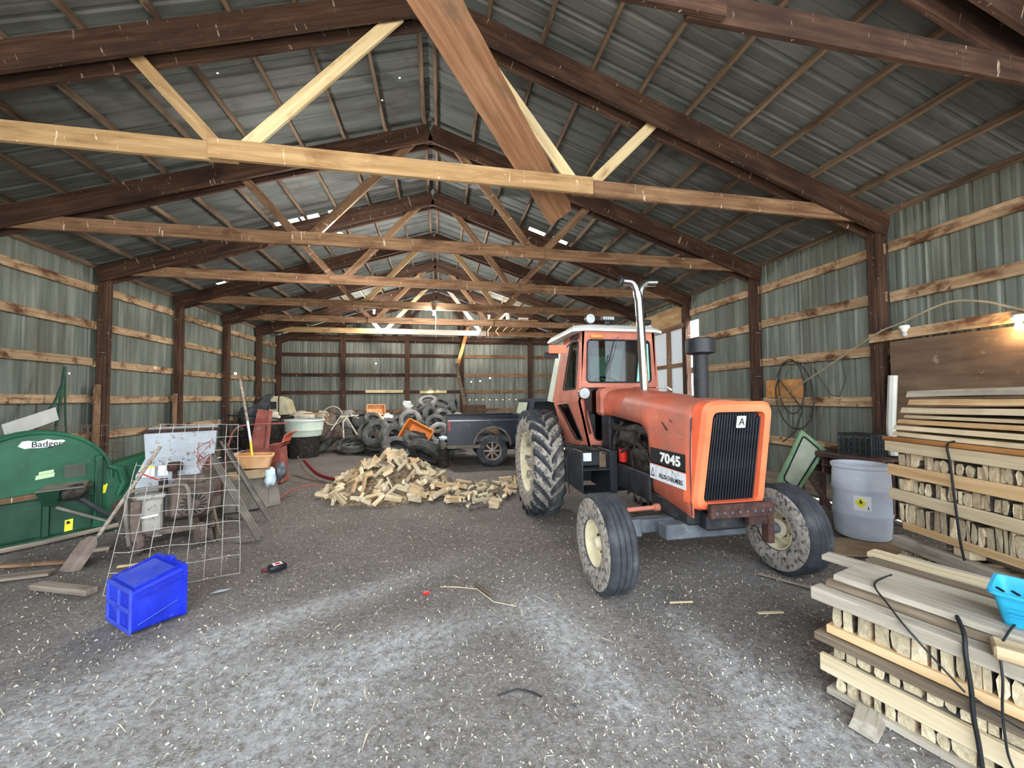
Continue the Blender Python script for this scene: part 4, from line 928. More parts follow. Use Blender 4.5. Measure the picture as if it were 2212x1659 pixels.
b = MB(); b.tube(pts, .011, 6); tag(put('hose', b, 'hose_black'), 'coiled thin black hose hanging on the right wall', 'hose')
b = MB(); b.tube([(6.12, 5.35, 2.2), (6.14, 5.1, 1.75), (6.13, 4.95, 1.72), (6.13, 4.85, 2.0), (6.12, 4.9, 2.3)], .007, 6); tag(put('wire', b, 'hose_black'), 'loose wire loop hanging between the hose and the right post', 'wire')
cord('pole', 'thin bent grey rod slanting up the right wall past the post', [(6.09, 6.42, 1.46), (6.07, 5.3, 2.07), (6.02, 4.36, 2.58), (6.03, 4.05, 2.69), (6.03, 3.57, 2.85), (6.03, 3.25, 2.79), (6.03, 3.0, 2.65), (6.03, 2.6, 2.4)], .012, 'pole_grey', cat='rod')
mat('film', ['b8bcb8', 'cdd1cd'], (3, 3, 3), rough=.4)
cord('film_roll', 'whitish rolled plastic film standing on the bench against the right post', [(5.95, 4.13, .93), (5.96, 4.15, 1.3), (5.97, 4.14, 1.6), (5.98, 4.12, 2.0)], [.06]*1 if False else .05, 'film', cat='film')
# lamps on the girt: a dead bulb holder and the lit bulb at the edge of the view
lb = thing('bulb_holder', 'white porcelain lamp holder on the right wall girt', 'lamp', (6.04, 3.99, 2.60))
b = MB(); b.lathe([(0, .03), (.05, .03), (.055, .0), (.035, -.02), (.028, -.05), (0, -.05)], 20); put('holder', b, 'white_paint', lb, T((-.03, 0, .02)))
b = MB(); b.lathe([(0, -.12), (.02, -.115), (.03, -.095), (.026, -.07), (.015, -.05), (0, -.05)], 16); put('bulb', b, 'lamp_glass', lb, T((-.03, 0, .02)))
glow('bulb_warm', 'ffcf8a', 30)
ll = thing('light_bulb', 'glowing warm bulb in a holder at the right edge of the view', 'lamp', (6.02, 2.98, 2.54))
b = MB(); b.lathe([(0, .04), (.05, .04), (.055, .01), (.03, -.02), (0, -.02)], 20); put('holder', b, 'white_paint', ll)
b = MB(); b.lathe([(0, -.13), (.025, -.12), (.034, -.095), (.028, -.06), (.015, -.02), (0, -.02)], 16); put('bulb', b, 'bulb_warm', ll)
pl_ = bpy.data.lights.new('bulb_light', 'POINT'); pl_.energy = 4; pl_.color = (1, .68, .36); pl_.shadow_soft_size = .05
po = bpy.data.objects.new('bulb_light', pl_); COL.objects.link(po); po.location = (5.98, 2.98, 2.44)
# ================================================================== left side: green blower
mat('blower_green', ['17452f', '1f5a3e', '286b4b'], (2, 2, 2), rough=.5, over=[('153f2c', (1.2, 1.2, 1.2), .5, .8), ('5d8a70', (6, 6, 6), .66, .82), ('8d8a72', (3, 3, 9), .7, .85)])
mat('green_dark', ['123324', '1a4230', '25503d'], (3, 3, 3), rough=.55, over=[('5f7466', (6, 6, 6), .62, .85)])
mat('label_mint', ['b4cf9f', 'c3dbb0'], rough=.6); mat('steel_rusty', ['5c5049', '75675e', '8b7d72'], (5, 5, 5), rough=.8)
mat('steel_dull', ['5f5952', '756f66', '8b857b'], (4, 4, 4), rough=.6, over=[('6a5d4c', (6, 6, 6), .62, .8)])
BLZ = math.atan2(.701, .713)
bw = thing('forage_blower', 'big dark green forage blower with white maker decal at the left edge', 'blower', (-5.048, 5.576, 0), BLZ)
out = [(.25+.65*math.cos(a), .70+.65*math.sin(a)) for a in [k*PI/28 for k in range(29)]]
out = [(.90, .06)] + out + [(-.40, .06)]
b = MB(); b.prism(out, 0, .34); hs = put('housing', b, 'blower_green', bw)
b = MB(); b.tube([(x, -.012, z) for x, z in out[1:-1]], .022, 8); b.tube([(x, .35, z) for x, z in out[1:-1]], .022, 8); put('flange', b, 'blower_green', bw)
b = MB(); b.box(-.39, .32, -.02, .0, .08, .54, .004); b.box(.34, .72, -.02, .0, .08, .52, .004); put('lower_panel', b, 'green_dark', bw) if False else None
b = MB(); b.box(-.39, .30, -.022, .0, .08, .53, .006); put('lower_panel', b, 'green_dark', bw)
b = MB(); b.box(.36, .72, -.022, .0, .08, .50, .006); put('lower_panel', b, 'green_dark', bw)
b = MB(); b.box(.30, .36, -.05, .0, .06, .60, .008); put('rib', b, 'green_dark', bw)
b = MB(); b.box(.735, .80, -.07, .0, .12, 1.01, .006); put('channel_post', b, 'blower_green', bw)
b = MB(); b.box(.75, .785, -.075, -.06, .16, .97, .002); put('channel_slot', b, 'green_dark', bw)
plank('wood_strip', (-.30, -.05, .555), (.26, -.05, .59), .06, .05, 'timber_brown', bw); plank('wood_strip', (.6, -.04, .62), (.72, -.04, .64), .04, .04, 'timber_brown', bw)
for k in range(10): plank('louvre', (.47, -.012, .765+.0165*k), (.655, -.012, .775+.0165*k), .007, .016, 'steel_dull', bw, c=.001)
b = MB(); b.add([(.22, -.26, .665), (.62, -.30, .665), (.69, -.02, .70), (.33, -.0, .70), (.22, -.26, .655), (.62, -.30, .655), (.69, -.02, .69), (.33, -.0, .69)], [(0,1,2,3),(7,6,5,4),(0,4,5,1),(1,5,6,2),(2,6,7,3),(3,7,4,0)]); put('shelf_plate', b, 'steel_dull', bw)
b = MB(); b.add([(.22, -.24, .655), (.42, -.26, .655), (.42, -.02, .655), (.28, 0, .655), (.30, -.16, .46), (.40, -.16, .46), (.40, -.02, .46), (.32, 0, .46)], [(0,1,2,3),(7,6,5,4),(0,4,5,1),(1,5,6,2),(2,6,7,3),(3,7,4,0)]); put('hopper', b, 'green_dark', bw)
b = MB(); b.tube([(.46, -.16, .58), (.58, -.20, .60), (.64, -.2, .63)], [.09, .1, .07], 14); put('gear_case', b, 'engine_grime', bw)
b = MB(); b.tube([(.56, -.2, .54), (.92, -.28, .15)], .028, 10); put('drive_shaft', b, 'black_metal', bw)
b = MB(); b.tube([(.40, -.15, .43), (.84, -.25, .16)], .018, 8); put('brace_bar', b, 'steel_dull', bw)
b = MB(); b.box(-.42, .96, -.12, -.03, .0, .075, .012); put('skid', b, 'green_dark', bw)
b = MB(); b.box(-.42, .96, .30, .38, .0, .075, .012); put('skid', b, 'green_dark', bw)
b = MB(); b.tube([(-.40, -.16, .03), (.3, -.17, .035), (.95, -.16, .07)], .028, 8); put('drag_pipe', b, 'timber_grey', bw)
# discharge duct on the right
b = MB(); b.loft([[(.86, .0, .30), (.86, .32, .30), (.86, .32, .86), (.86, .0, .86)], [(1.0, -.02, .40), (1.0, .33, .40), (1.0, .33, .90), (1.0, -.02, .90)], [(1.38, .05, .66), (1.38, .36, .66), (1.38, .36, 1.0), (1.38, .05, 1.0)]]); put('discharge_duct', b, 'blower_green', bw)
b = MB(); b.tube([(.86, -.02, .86), (.98, -.03, .80), (1.02, -.03, .62), (.96, -.03, .45)], [.03, .05, .05, .03], 10); put('duct_flap', b, 'blower_green', bw)
# decals
cl = [(.10, 1.20), (.13, 1.255), (.18, 1.262), (.25, 1.245), (.33, 1.268), (.38, 1.25), (.45, 1.252), (.475, 1.235), (.44, 1.20), (.36, 1.175), (.27, 1.165), (.2, 1.17), (.15, 1.165)]
b = MB(); b.prism(cl, -.006, -.002); dc = put('maker_decal', b, 'label_white', bw)
me = text_mesh('Badger', .10, .001, .0008); put('maker_name', me, 'letter_black', dc, T((.325, -.0075, 1.208)) @ RX(PI/2) @ S(.9, 1, 1))
b = MB(); b.prism([(.24, .775), (.39, .795), (.395, .845), (.245, .825)], -.005, -.002); put('sticker', b, 'label_mint', bw)
b = MB(); b.prism([(.265, .83), (.385, .848), (.388, .885), (.268, .868)], -.004, -.002); put('sticker', b, 'label_mint', bw)
b = MB(); b.prism([(.815, .50), (.84, .50), (.862, .62), (.845, .625), (.84, .61), (.82, .615), (.815, .58)], -.028, -.024); put('sticker', b, 'label_yellow', bw)
b = MB(); b.prism([(.485, .085), (.555, .092), (.558, .235), (.488, .228)], -.032, -.028); st_ = put('sticker', b, 'label_yellow', bw)
b = MB(); b.prism([(.50, .175), (.54, .18), (.52, .215), (.503, .212)], -.034, -.032); put('sticker_print', b, 'letter_black', st_)
# white board, poles and wire cage between blower and wall
b = MB(); b.box(0, .74, -.012, .012, 0, .2, .003); M, _ = frame((-5.75, 6.36, 1.30), (-5.75, 7.03, 1.50)); tag(put('white_board', b, 'film', None, M @ T((0, 0, -.06))), 'white painted board tilted behind the green blower', 'board')
cord('leaning_rod', 'dark green forked rod leaning on the left wall', [(-6.28, 7.83, 2.32), (-6.2, 7.68, 1.85), (-6.05, 7.42, 1.25), (-5.95, 7.2, .6), (-5.9, 7.1, .02)], .022, 'green_dark', cat='rod')
cord('leaning_rod', 'second dark green rod crossing the forked one at the left wall', [(-6.24, 7.74, 2.0), (-6.2, 7.55, 1.68), (-6.15, 7.25, 1.38), (-6.05, 7.0, .6), (-6.0, 6.9, .02)], .02, 'green_dark', cat='rod')
cord('leaning_rod', 'straight upright dark rod against the left wall', [(-6.3, 7.86, 2.2), (-6.28, 7.87, 1.4), (-6.2, 7.88, .02)], .014, 'green_dark', cat='rod')
mat('wire_rust', ['5a4438', '715a4b', '8a7363'], (6, 6, 6), rough=.8); mat('wire_zinc', ['a9a8a2', 'c2c1bb', 'd3d2cd'], (6, 6, 6), rough=.5, metal=.5)
cg = thing('wire_cage', 'rusty wire mesh cage behind the green blower', 'cage', (-5.62, 7.2, 0), 1.45)
for k in range(8): b = MB(); b.tube([(-.55, -.25, .25+.155*k), (.55, -.25, .25+.155*k), (.55, .25, .25+.155*k), (-.55, .25, .25+.155*k)], .004, 5, closed=True); put('wire_ring', b, 'wire_rust', cg)
for k in range(12):
    x = -.55+.1*k
    for y in (-.25, .25): b = MB(); b.tube([(x, y, .02), (x, y, 1.36)], .0035, 5); put('wire', b, 'wire_rust', cg)
# ------------------------------------------------------------------ engine welder
mat('welder_white', ['929ba3', 'a5aeb6', 'b5bdc4'], (3, 3, 3), rough=.55, over=[('5e5e5c', (14, 14, 14), .57, .68), ('7d6148', (5, 5, 5), .68, .8)])
mat('welder_cream', ['86837a', '9a978d', 'aaa79d'], (4, 4, 4), rough=.6, over=[('5b5245', (14, 14, 14), .56, .66)])
mat('engine_brown', ['4d4139', '665850', '7d6f65'], (9, 9, 9), rough=.85, bump=.3, over=[('3a3029', (5, 5, 5), .55, .8)])
WZ = math.atan2(.46, .89)
we = thing('engine_welder', 'dirty white engine welder with brown engine and grey roll bar', 'machine', (-3.43, 5.10, 0), WZ)
b = MB(); b.loft([[(.0, .30, .42), (.56, .30, .42), (.60, .95, .42), (.0, .95, .42)], [(.0, .30, .84), (.60, .28, .84), (.62, .95, .84), (.0, .95, .84)], [(.07, .42, 1.03), (.70, .40, 1.03), (.72, .95, 1.05), (.07, .95, 1.05)]]); put('lower_housing', b, 'welder_white', we)
b = MB(); b.loft([[(.07, .42, 1.03), (.74, .40, 1.03), (.76, .95, 1.05), (.07, .95, 1.05)], [(.05, .44, 1.33), (.76, .42, 1.34), (.78, .95, 1.38), (.05, .95, 1.38)]]); up_ = put('upper_housing', b, 'welder_white', we)
b = MB(); b.box(.03, .80, .40, .97, 1.335, 1.36, .006); put('lid', b, 'rust', up_)
b = MB(); b.loft([[(.55, .4, 1.385), (1.0, .5, 1.38), (.95, .85, 1.38), (.55, .9, 1.38)], [(.6, .45, 1.42), (.9, .55, 1.41), (.88, .8, 1.41), (.6, .85, 1.42)]]); put('muffler_cover', b, 'welder_white', we) if False else None
b = MB(); b.box(.06, .17, .272, .282, .82, .93); put('warning_label', b, 'label_white', we, RX(-.0)); b = MB(); b.box(.06, .17, .268, .280, .925, .95); put('warning_stripe', b, 'label_yellow', we)
b = MB(); b.box(.20, .29, .272, .282, .82, .94); put('warning_label', b, 'label_white', we)
b = MB(); b.box(.03, .27, .0, .3, .22, .60, .02); cb = put('control_box', b, 'welder_cream', we)
b = MB(); b.box(.01, .29, -.02, .32, .60, .65, .015); put('control_box_top', b, 'welder_cream', cb)
plank('handle', (.06, -.012, .40), (.24, -.012, .415), .025, .012, 'label_white', cb)
b = MB(); b.box(.18, .27, .0, .02, .16, .22, .004); put('outlet_panel', b, 'welder_cream', cb)
b = MB(); b.box(.30, .74, .12, .34, .30, .72, .04); b.box(.36, .66, .10, .32, .70, .80, .03); put('engine', b, 'engine_brown', we)
b = MB(); b.lathe([(0, -.02), (.05, -.03), (.15, -.015), (.175, .02), (.18, .05), (0, .05)], 28); fl = put('flywheel_shroud', b, 'engine_brown', we, T((.545, .10, .47)) @ RX(PI/2) @ RY(PI))
for k in range(16):
    a = k*PI/8; plank('fan_slot', (.545+.06*math.cos(a), .062, .47+.06*math.sin(a)), (.545+.13*math.cos(a+.2), .072, .47+.13*math.sin(a+.2)), .012, .01, 'engine_grime', we, upv=(math.sin(a), 0, -math.cos(a)), c=.001)
b = MB(); b.tube([(.36, .2, .78), (.36, .2, .90)], .025, 10); b.lathe([(0, .88), (.07, .88), (.075, .90), (.075, .96), (.06, .98), (0, .98)], 18, T((.36, .2, 0))); put('air_cleaner', b, 'rust', we)
b = MB(); b.box(.22, .30, .10, .2, .66, .80, .01); put('magneto', b, 'engine_grime', we)
b = MB(); b.tube([(.0, -.04, .12), (-.03, -.05, .45), (-.03, -.05, .66), (.0, -.05, .715), (.06, -.05, .735), (.40, -.05, .745), (.47, -.05, .73), (.50, -.05, .67), (.53, -.05, .25)], .02, 10); put('roll_bar', b, 'steel_dull', we)
b = MB(); b.tube([(.03, .18, .90), (.24, .12, .78)], .008, 6); put('choke_rod', b, 'red_can', we)
b = MB(); b.box(-.03, .75, .0, .06, .17, .23, .006); b.box(-.03, .75, .6, .66, .17, .23, .006); b.box(-.03, .03, .0, .9, .16, .24, .006); b.box(.70, .76, .0, .9, .16, .24, .006); put('base_frame', b, 'engine_brown', we)
b = MB(); b.box(.0, .09, -.04, -.0, .15, .6, .006); put('front_bar', b, 'engine_brown', we)
for (x, y) in ((.06, .0), (.62, -.02), (.06, .75), (.66, .75)):
    b = MB(); b.lathe([(0, -.04), (.06, -.04), (.11, -.035), (.125, -.015), (.125, .015), (.11, .035), (.06, .04), (0, .04)], 24); put('wheel', b, 'engine_brown', we, T((x, y, .125)) @ RZ(.4) @ RY(PI/2))
# ------------------------------------------------------------------ welded wire panel leaning on the welder
BLc, BRc, TRc = Vector((-2.946, 4.09, .01)), Vector((-1.97, 4.345, .01)), Vector((-2.50, 5.42, 1.43)); TLc = TRc + Vector((-.93, -.12, .03))
wp = thing('wire_fence', 'galvanised square mesh panel leaning on the welder', 'mesh panel', tuple(BLc))
def wpt(u_, v_):
    p = (BLc*(1-u_)+BRc*u_)*(1-v_) + (TLc*(1-u_)+TRc*u_)*v_
    return p + Vector((.02*noise.noise((u_*3, v_*3, 1)), .03*noise.noise((u_*3, v_*3, 5)), .02*noise.noise((u_*4, v_*2, 9)))) - BLc
for i in range(8):
    u_ = i/7; b = MB(); v1 = 1.0 if i > 0 else .72
    b.tube([wpt(u_, k/12*v1) for k in range(13)], .0034, 6); put('wire', b, 'wire_zinc', wp)
for j in range(11):
    v_ = j/10; b = MB(); b.tube([wpt(k/10 if j < 8 else .12+.88*k/10, v_) for k in range(11)], .0034, 6); put('wire', b, 'wire_zinc', wp)
# shovel
sv = thing('shovel', 'long-handled shovel propped on the welder, blade on the dirt', 'shovel', (-3.73, 4.84, 0))
d = Vector((.40, .33, .98)); dn = d.normalized()
b = MB(); b.tube([dn*.30, dn*.8, dn*1.36], [.018, .02, .019], 10); put('handle', b, 'timber_grey', sv)
b = MB(); M, _ = frame((0, 0, 0), tuple(dn), (.5, -.7, .3)); rings = []
for i in range(7):
    t = i/6; x = -.16+.36*t; hw = .075 if t < .8 else .075-.045*(t-.8)/.2; cu = .03
    rings.append([(x, -hw, cu), (x, -hw*.4, .004), (x, hw*.4, .004), (x, hw, cu), (x, hw, cu+.004), (x, 0, .01), (x, -hw, cu+.004)])
b.loft(rings, M); put('blade', b, 'steel_rusty', sv, T((.02, .02, .12)))
b = MB(); b.tube([dn*.18, dn*.34], .024, 10); put('socket', b, 'steel_dull', sv)
# leaning steel channels and boards beside the welder
def channel(label, p, q, w_, upv, m_='steel_dull'):
    M, L_ = frame(p, q, upv); b = MB(); b.box(0, L_, -w_/2, w_/2, 0, .008, .001); b.box(0, L_, -w_/2, -w_/2+.008, 0, .045, .001); b.box(0, L_, w_/2-.008, w_/2, 0, .045, .001)
    return tag(put('steel_channel', b, m_, None, M), label, 'steel channel')
channel('long steel channel leaning on the welder, foot near the shiny bracket', (-2.16, 5.24, .02), (-3.22, 5.98, 1.21), .075, (.6, -.75, .5))
channel('second steel channel leaning behind the first one', (-2.39, 6.1, .02), (-3.38, 6.8, 1.09), .075, (.6, -.75, .5))
o = plank('board', (-2.70, 5.42, .01), (-3.16, 5.98, .66), .20, .03, 'timber_slab', None, upv=(.6, -.75, .5)); tag(o, 'wide dark board leaning between welder and steel channels', 'board')
b = MB(); b.tube([(-2.38, 5.16, .03), (-2.14, 5.2, .03), (-2.16, 5.28, .09)], .008, 6); tag(put('bracket', b, 'chrome'), 'small bright bent bracket on the dirt at the foot of the first channel', 'bracket')
mat('carton_grey', ['7d766b', '928b80', 'a49d92'], (4, 4, 4), rough=.9)
# boxes and rubbish behind
b = MB(); b.add([(0, 0, .02), (.62, .0, .0), (.60, .1, .40), (.02, .12, .44), (0, .015, .02), (.62, .015, .0), (.60, .115, .40), (.02, .135, .44)], [(0,1,2,3),(7,6,5,4),(0,4,5,1),(1,5,6,2),(2,6,7,3),(3,7,4,0)])
tag(put('cardboard_sheet', b, 'carton_grey', None, T((-3.05, 6.62, 0)) @ RZ(.75)), 'grey beige cardboard panel standing behind the steel channels', 'cardboard')
bx = thing('carton', 'open carton full of scrap behind the welder', 'box', (-3.12, 7.0, 0), .5)
for k, (x0, x1, y0, y1) in enumerate(((-.3, .3, -.25, -.24), (-.3, .3, .24, .25), (-.3, -.29, -.25, .25), (.29, .3, -.25, .25))): b = MB(); b.box(x0, x1, y0, y1, .0, .62, .002); put('side', b, 'carton_grey', bx)
plank('flap', (-.3, -.25, .62), (.3, -.25, .62), .2, .01, 'cardboard', bx, upv=(0, -.8, -.5), off=(0, .1)); plank('flap', (.3, -.25, .62), (.3, .25, .62), .2, .01, 'cardboard', bx, upv=(.8, 0, -.5), off=(0, .1))
mat('orange_plastic', ['d9762a', 'e88a3c', 'f09c52'], (3, 3, 3), rough=.45, over=[('8a5a34', (4, 4, 4), .6, .8)])
mat('pink_dust_sunlit', ['cf9060', 'dba674', 'e6bd92'], (4, 4, 4), rough=.7, over=[('f0e2d4', (5, 5, 5), .62, .8)])  # dusty bin colour, lightened to hold a sunlit glow
def tub(name, label, cat, l, w_, h, m_, M, flare=.12, rim=.02):
    """open plastic bin: outer skin, rim and inner skin in one shell, plus a rim band"""
    root = thing(name, label, cat); root.matrix_basis = M
    def rg(k, z, r=.05): return [(x, y, z) for x, y in rquad([(-l/2*k, -w_/2*k), (l/2*k, -w_/2*k), (l/2*k, w_/2*k), (-l/2*k, w_/2*k)], r, 5)]
    b = MB(); b.loft([rg(1-flare, 0), rg(1, h), rg(.97, h), rg(.96-flare, .012)]); put('bin_body', b, m_, root)
    b = MB(); b.tube(rg(1.01, h-.01), rim, 6, closed=True); put('rim', b, m_, root); return root
tub('plastic_bin', 'pinkish orange bin of scrap with a sunlit glow in its pale colour', 'bin', .52, .40, .20, 'pink_dust_sunlit', T((-3.0, 7.0, .64)) @ RZ(.3) @ RY(.05))
mat('cloth_blue', ['b7cede', 'cfe1ec', 'e2eef4'], (5, 5, 5), rough=.8); mat('bag_grey', ['3a3c40', '55585d', '777a80'], (5, 5, 5), rough=.4)
def rag(label, loc, sx, sy, sz, m_, seed, cat='rag'):
    bm = bmesh.new(); bmesh.ops.create_icosphere(bm, subdivisions=3, radius=1)
    for v in bm.verts:
        n_ = 1+.45*noise.noise(v.co*1.6+Vector((seed, 0, 0)))+.2*noise.noise(v.co*4+Vector((0, seed, 0))); v.co = Vector((v.co.x*sx*n_, v.co.y*sy*n_, v.co.z*sz*n_))
    me = bpy.data.meshes.new('rag'); bm.to_mesh(me); bm.free()
    for p in me.polygons: p.use_smooth = True
    return tag(put('rag' if cat == 'rag' else cat.replace(' ', '_'), me, m_, None, T(loc)), label, cat)
rag('pale blue cloth hanging over the side of the carton', (-2.66, 6.78, .50), .08, .10, .14, 'cloth_blue', 3)
rag('crumpled dark grey plastic bag beside the pale blue cloth', (-2.60, 7.0, .56), .10, .10, .13, 'bag_grey', 8, 'plastic bag')
rag('white crumpled rag beside the steel channel tops', (-3.25, 6.35, 1.0), .06, .06, .07, 'label_white', 5) if False else None
mp = thing('marker_pole', 'tall thin pole with white and yellow lower end', 'pole', (-2.98, 6.96, 0))
b = MB(); b.tube([(0, 0, .62), (-.07, .05, 1.05)], .018, 8); put('lower_sleeve', b, 'label_yellow', mp); b = MB(); b.tube([(-.07, .05, 1.05), (-.15, .12, 1.38)], .018, 8); put('white_sleeve', b, 'label_white', mp)
b = MB(); b.tube([(-.15, .12, 1.38), (-.42, .44, 2.1)], .02, 8); put('shaft', b, 'timber_grey', mp); b = MB(); b.tube([(.04, -.02, .02), (0, 0, .62)], .016, 8); put('foot', b, 'timber_grey', mp)
# red sheet metal parts
mat('red_dusty', ['7d4038', '96544a', 'ab6b60'], (4, 4, 4), rough=.7, over=[('9c8c80', (3, 3, 3), .55, .8)])
mat('red_fresh', ['c85a48', 'd86a56', 'e07c68'], (4, 4, 4), rough=.5); mat('red_pipe', ['6a1c20', '7d2629'], (4, 4, 4), rough=.5)
rc_ = thing('metal_chute', 'tall dusty red sheet metal chute standing left of the tires', 'chute', (-3.6, 8.5, 0))
b = MB(); b.loft([[(-.24, -.02, .0), (.22, -.02, .0), (.22, .02, .0), (-.24, .02, .0)], [(-.13, .02, .72), (.20, .0, .72), (.20, .04, .72), (-.13, .06, .72)], [(-.02, .10, 1.55), (.24, .06, 1.5), (.24, .10, 1.5), (-.02, .14, 1.55)]]); put('back_plate', b, 'red_dusty', rc_)
b = MB(); b.loft([[(.22, -.12, .0), (.235, -.12, .0), (.235, .02, .0), (.22, .02, .0)], [(.20, -.10, .72), (.215, -.10, .72), (.215, .04, .72), (.20, .04, .72)], [(.24, -.04, 1.5), (.255, -.04, 1.5), (.255, .1, 1.5), (.24, .1, 1.5)]]); put('side_flange', b, 'red_dusty', rc_)
b = MB(); b.box(-.16, .2, -.1, .0, .68, .76, .02); put('cross_fold', b, 'red_dusty', rc_)
fd = thing('metal_fender', 'bright red bent fender beside the red chute', 'fender', (-3.25, 8.9, 0))
b = MB(); b.loft([[(-.22, -.15, .02), (.05, -.2, .02), (.05, .2, .02), (-.22, .2, .02)], [(-.24, -.15, .72), (.0, -.2, .74), (.0, .2, .74), (-.24, .2, .72)], [(-.24, -.15, .80), (.08, -.22, .82), (.08, .2, .82), (-.24, .2, .80)]]); put('box', b, 'red_dusty', fd)
b = MB(); b.loft([[(-.12, -.22, .78), (-.10, -.22, .78), (-.10, .2, .78), (-.12, .2, .78)], [(.05, -.22, .86), (.07, -.22, .85), (.07, .2, .85), (.05, .2, .86)], [(.10, -.22, 1.0), (.12, -.22, .99), (.12, .2, .99), (.10, .2, 1.0)], [(.2, -.22, 1.06), (.2, -.22, 1.04), (.2, .2, 1.04), (.2, .2, 1.06)]]); put('fender_plate', b, 'red_fresh', fd)
cord('pipe', 'dark red pipe lying on the dirt left of the firewood pile', [(-3.1, 9.75, .30), (-2.6, 9.0, .12), (-2.1, 8.55, .06)], .036, 'red_pipe', cat='pipe', n=12)
cord('hose', 'thin brown hose trailing along the dark red pipe', [(-3.2, 9.6, .42), (-2.8, 8.9, .2), (-2.3, 8.5, .03), (-1.9, 8.45, .02)], .015, 'timber_purlin', cat='hose')
cord('pipe', 'thin dull red curved tube on the dirt beside the cardboard panel', [(-2.75, 7.3, .02), (-2.6, 7.7, .1), (-2.35, 7.9, .12), (-2.0, 7.9, .05)], .014, 'red_dusty', cat='tube')
# blue tote lying on its side
mat('tote_blue', ['1425a0', '1a2eba', '2440cf'], (3, 3, 3), rough=.4, over=[('5f70cc', (12, 12, 12), .64, .85)])
mat('tote_dusty', ['2438b0', '3a4cb8', '5866bd'], (3, 3, 3), rough=.7, over=[('2239d0', (2.5, 2.5, 2.5), .5, .7)])

mat('wire_red', ['8a4a40', 'a05a4e'], (5, 5, 5), rough=.6)
rq = random.Random(3); b = MB(); pts = [(-2.98+.09*math.cos(k*.9)*rq.uniform(.5, 1.2), 5.62+.05*math.sin(k*1.3), 1.02+.12*math.sin(k*.7)*rq.uniform(.6, 1.2)+.1*math.cos(k*.31)) for k in range(34)]
b.tube(pts, .005, 5); tag(put('wire_tangle', b, 'wire_red'), 'tangle of dull red wire over the corner of the welder', 'wire')
tt = thing('storage_tote', 'bright blue plastic tote lying on its side on the dirt', 'tote', (-2.24, 3.375, 0), math.atan2(.78, .62))
tt.scale = (.86, 1.14, 1.0)
def yz(y0, y1, z0, z1, x, r=.04): return [(x, a, c) for a, c in rquad([(y0, z0), (y1, z0), (y1, z1), (y0, z1)], r, 6)]
b = MB(); b.loft([yz(.0, .41, .012, .325, .0), yz(-.01, .425, .004, .40, .34), yz(-.025, .44, .0, .415, .34), yz(-.025, .44, .0, .415, .375), yz(-.005, .42, .012, .395, .375), yz(.012, .40, .03, .315, .02)]); tb = put('tote_body', b, 'tote_blue', tt)
# moulded base: frame and cross ribs round four recesses
for z in (.022, .168, .315): plank('base_rib', (-.006, .015, z), (-.006, .395, z), .035, .02, 'tote_dusty', tt, c=.005)
for y in (.02, .205, .39): plank('base_rib', (-.006, y, .02), (-.006, y, .318), .03, .02, 'tote_dusty', tt, upv=(0, 1, 0), c=.005)
for y in (.02, .205, .39):
    for z in (.09, .24):
        if y == .205: continue
# ribs on the near side and on the top
plank('side_rib', (.03, -.008, .07), (.31, -.014, .15), .012, .012, 'tote_dusty', tt); plank('side_rib', (.02, -.008, .265), (.34, -.016, .325), .014, .014, 'tote_blue', tt)
plank('side_rib', (.0, -.004, .30), (.34, -.014, .365), .012, .014, 'tote_blue', tt)
b = MB(); b.add([(.03, .05, .337), (.31, .05, .398), (.31, .37, .398), (.03, .36, .337), (.03, .05, .330), (.31, .05, .390), (.31, .37, .390), (.03, .36, .330)], [(0,1,2,3),(7,6,5,4),(0,4,5,1),(1,5,6,2),(2,6,7,3),(3,7,4,0)]); put('top_panel', b, 'tote_dusty', tt)
for y in (.025, .40): plank('top_rib', (.02, y, .333), (.34, y, .405), .012, .014, 'tote_blue', tt)
b = MB(); b.box(.34, .385, .16, .26, .41, .435, .008); put('latch_lug', b, 'tote_blue', tt)
# oil bottle
mat('bottle_black', ['16181d', '22252c'], (5, 5, 5), rough=.35); mat('cap_maroon', ['4a1f22', '5d292c'], (5, 5, 5), rough=.5)
ob = thing('oil_bottle', 'black oil bottle with red and white label lying on the dirt', 'bottle', (-1.73, 4.25, .045), math.atan2(.11, .14))
b = MB(); b.loft([[(x, y*k, z*k) for y, z in rquad([(-.05, -.032), (.05, -.032), (.05, .032), (-.05, .032)], .02, 4)] for x, k in ((.045, .42), (.06, .85), (.075, 1), (.20, 1), (.208, .9))]); put('bottle_body', b, 'bottle_black', ob)
b = MB(); b.lathe([(0, 0), (.02, 0), (.021, .045), (.0, .045)], 18); put('cap', b, 'cap_maroon', ob, RY(PI/2))
b = MB(); b.box(.095, .175, -.036, .036, .0322, .0335); lb2 = put('bottle_label', b, 'label_white', ob); b = MB(); b.box(.115, .16, -.025, .02, .0336, .0345); put('label_print', b, 'red_can', lb2)
b = MB(); b.add([(0, 0, .006), (.09, .02, .012), (.14, .07, .006), (.04, .06, .01)], [(0, 1, 2, 3)]); o = put('paper_scrap', b, 'cloth_blue', None, T((-2.03, 3.95, .0))); o.modifiers.new('t', 'SOLIDIFY').thickness = .003; tag(o, 'small pale blue paper scrap on the dirt right of the tote', 'paper')
o = plank('board', (-3.70, 4.40, .03), (-3.08, 4.16, .03), .05, .09, 'timber_grey', None); tag(o, 'short grey beam lying on the dirt left of the tote', 'board')
o = plank('board', (-4.55, 4.98, .03), (-3.75, 4.99, .02), .03, .06, 'timber_brown', None); tag(o, 'thin brown lath lying in front of the blower', 'board')
o = plank('board', (-4.5, 4.62, .02), (-3.85, 4.74, .015), .03, .12, 'timber_grey', None); tag(o, 'flat grey board at the left edge below the blower', 'board')
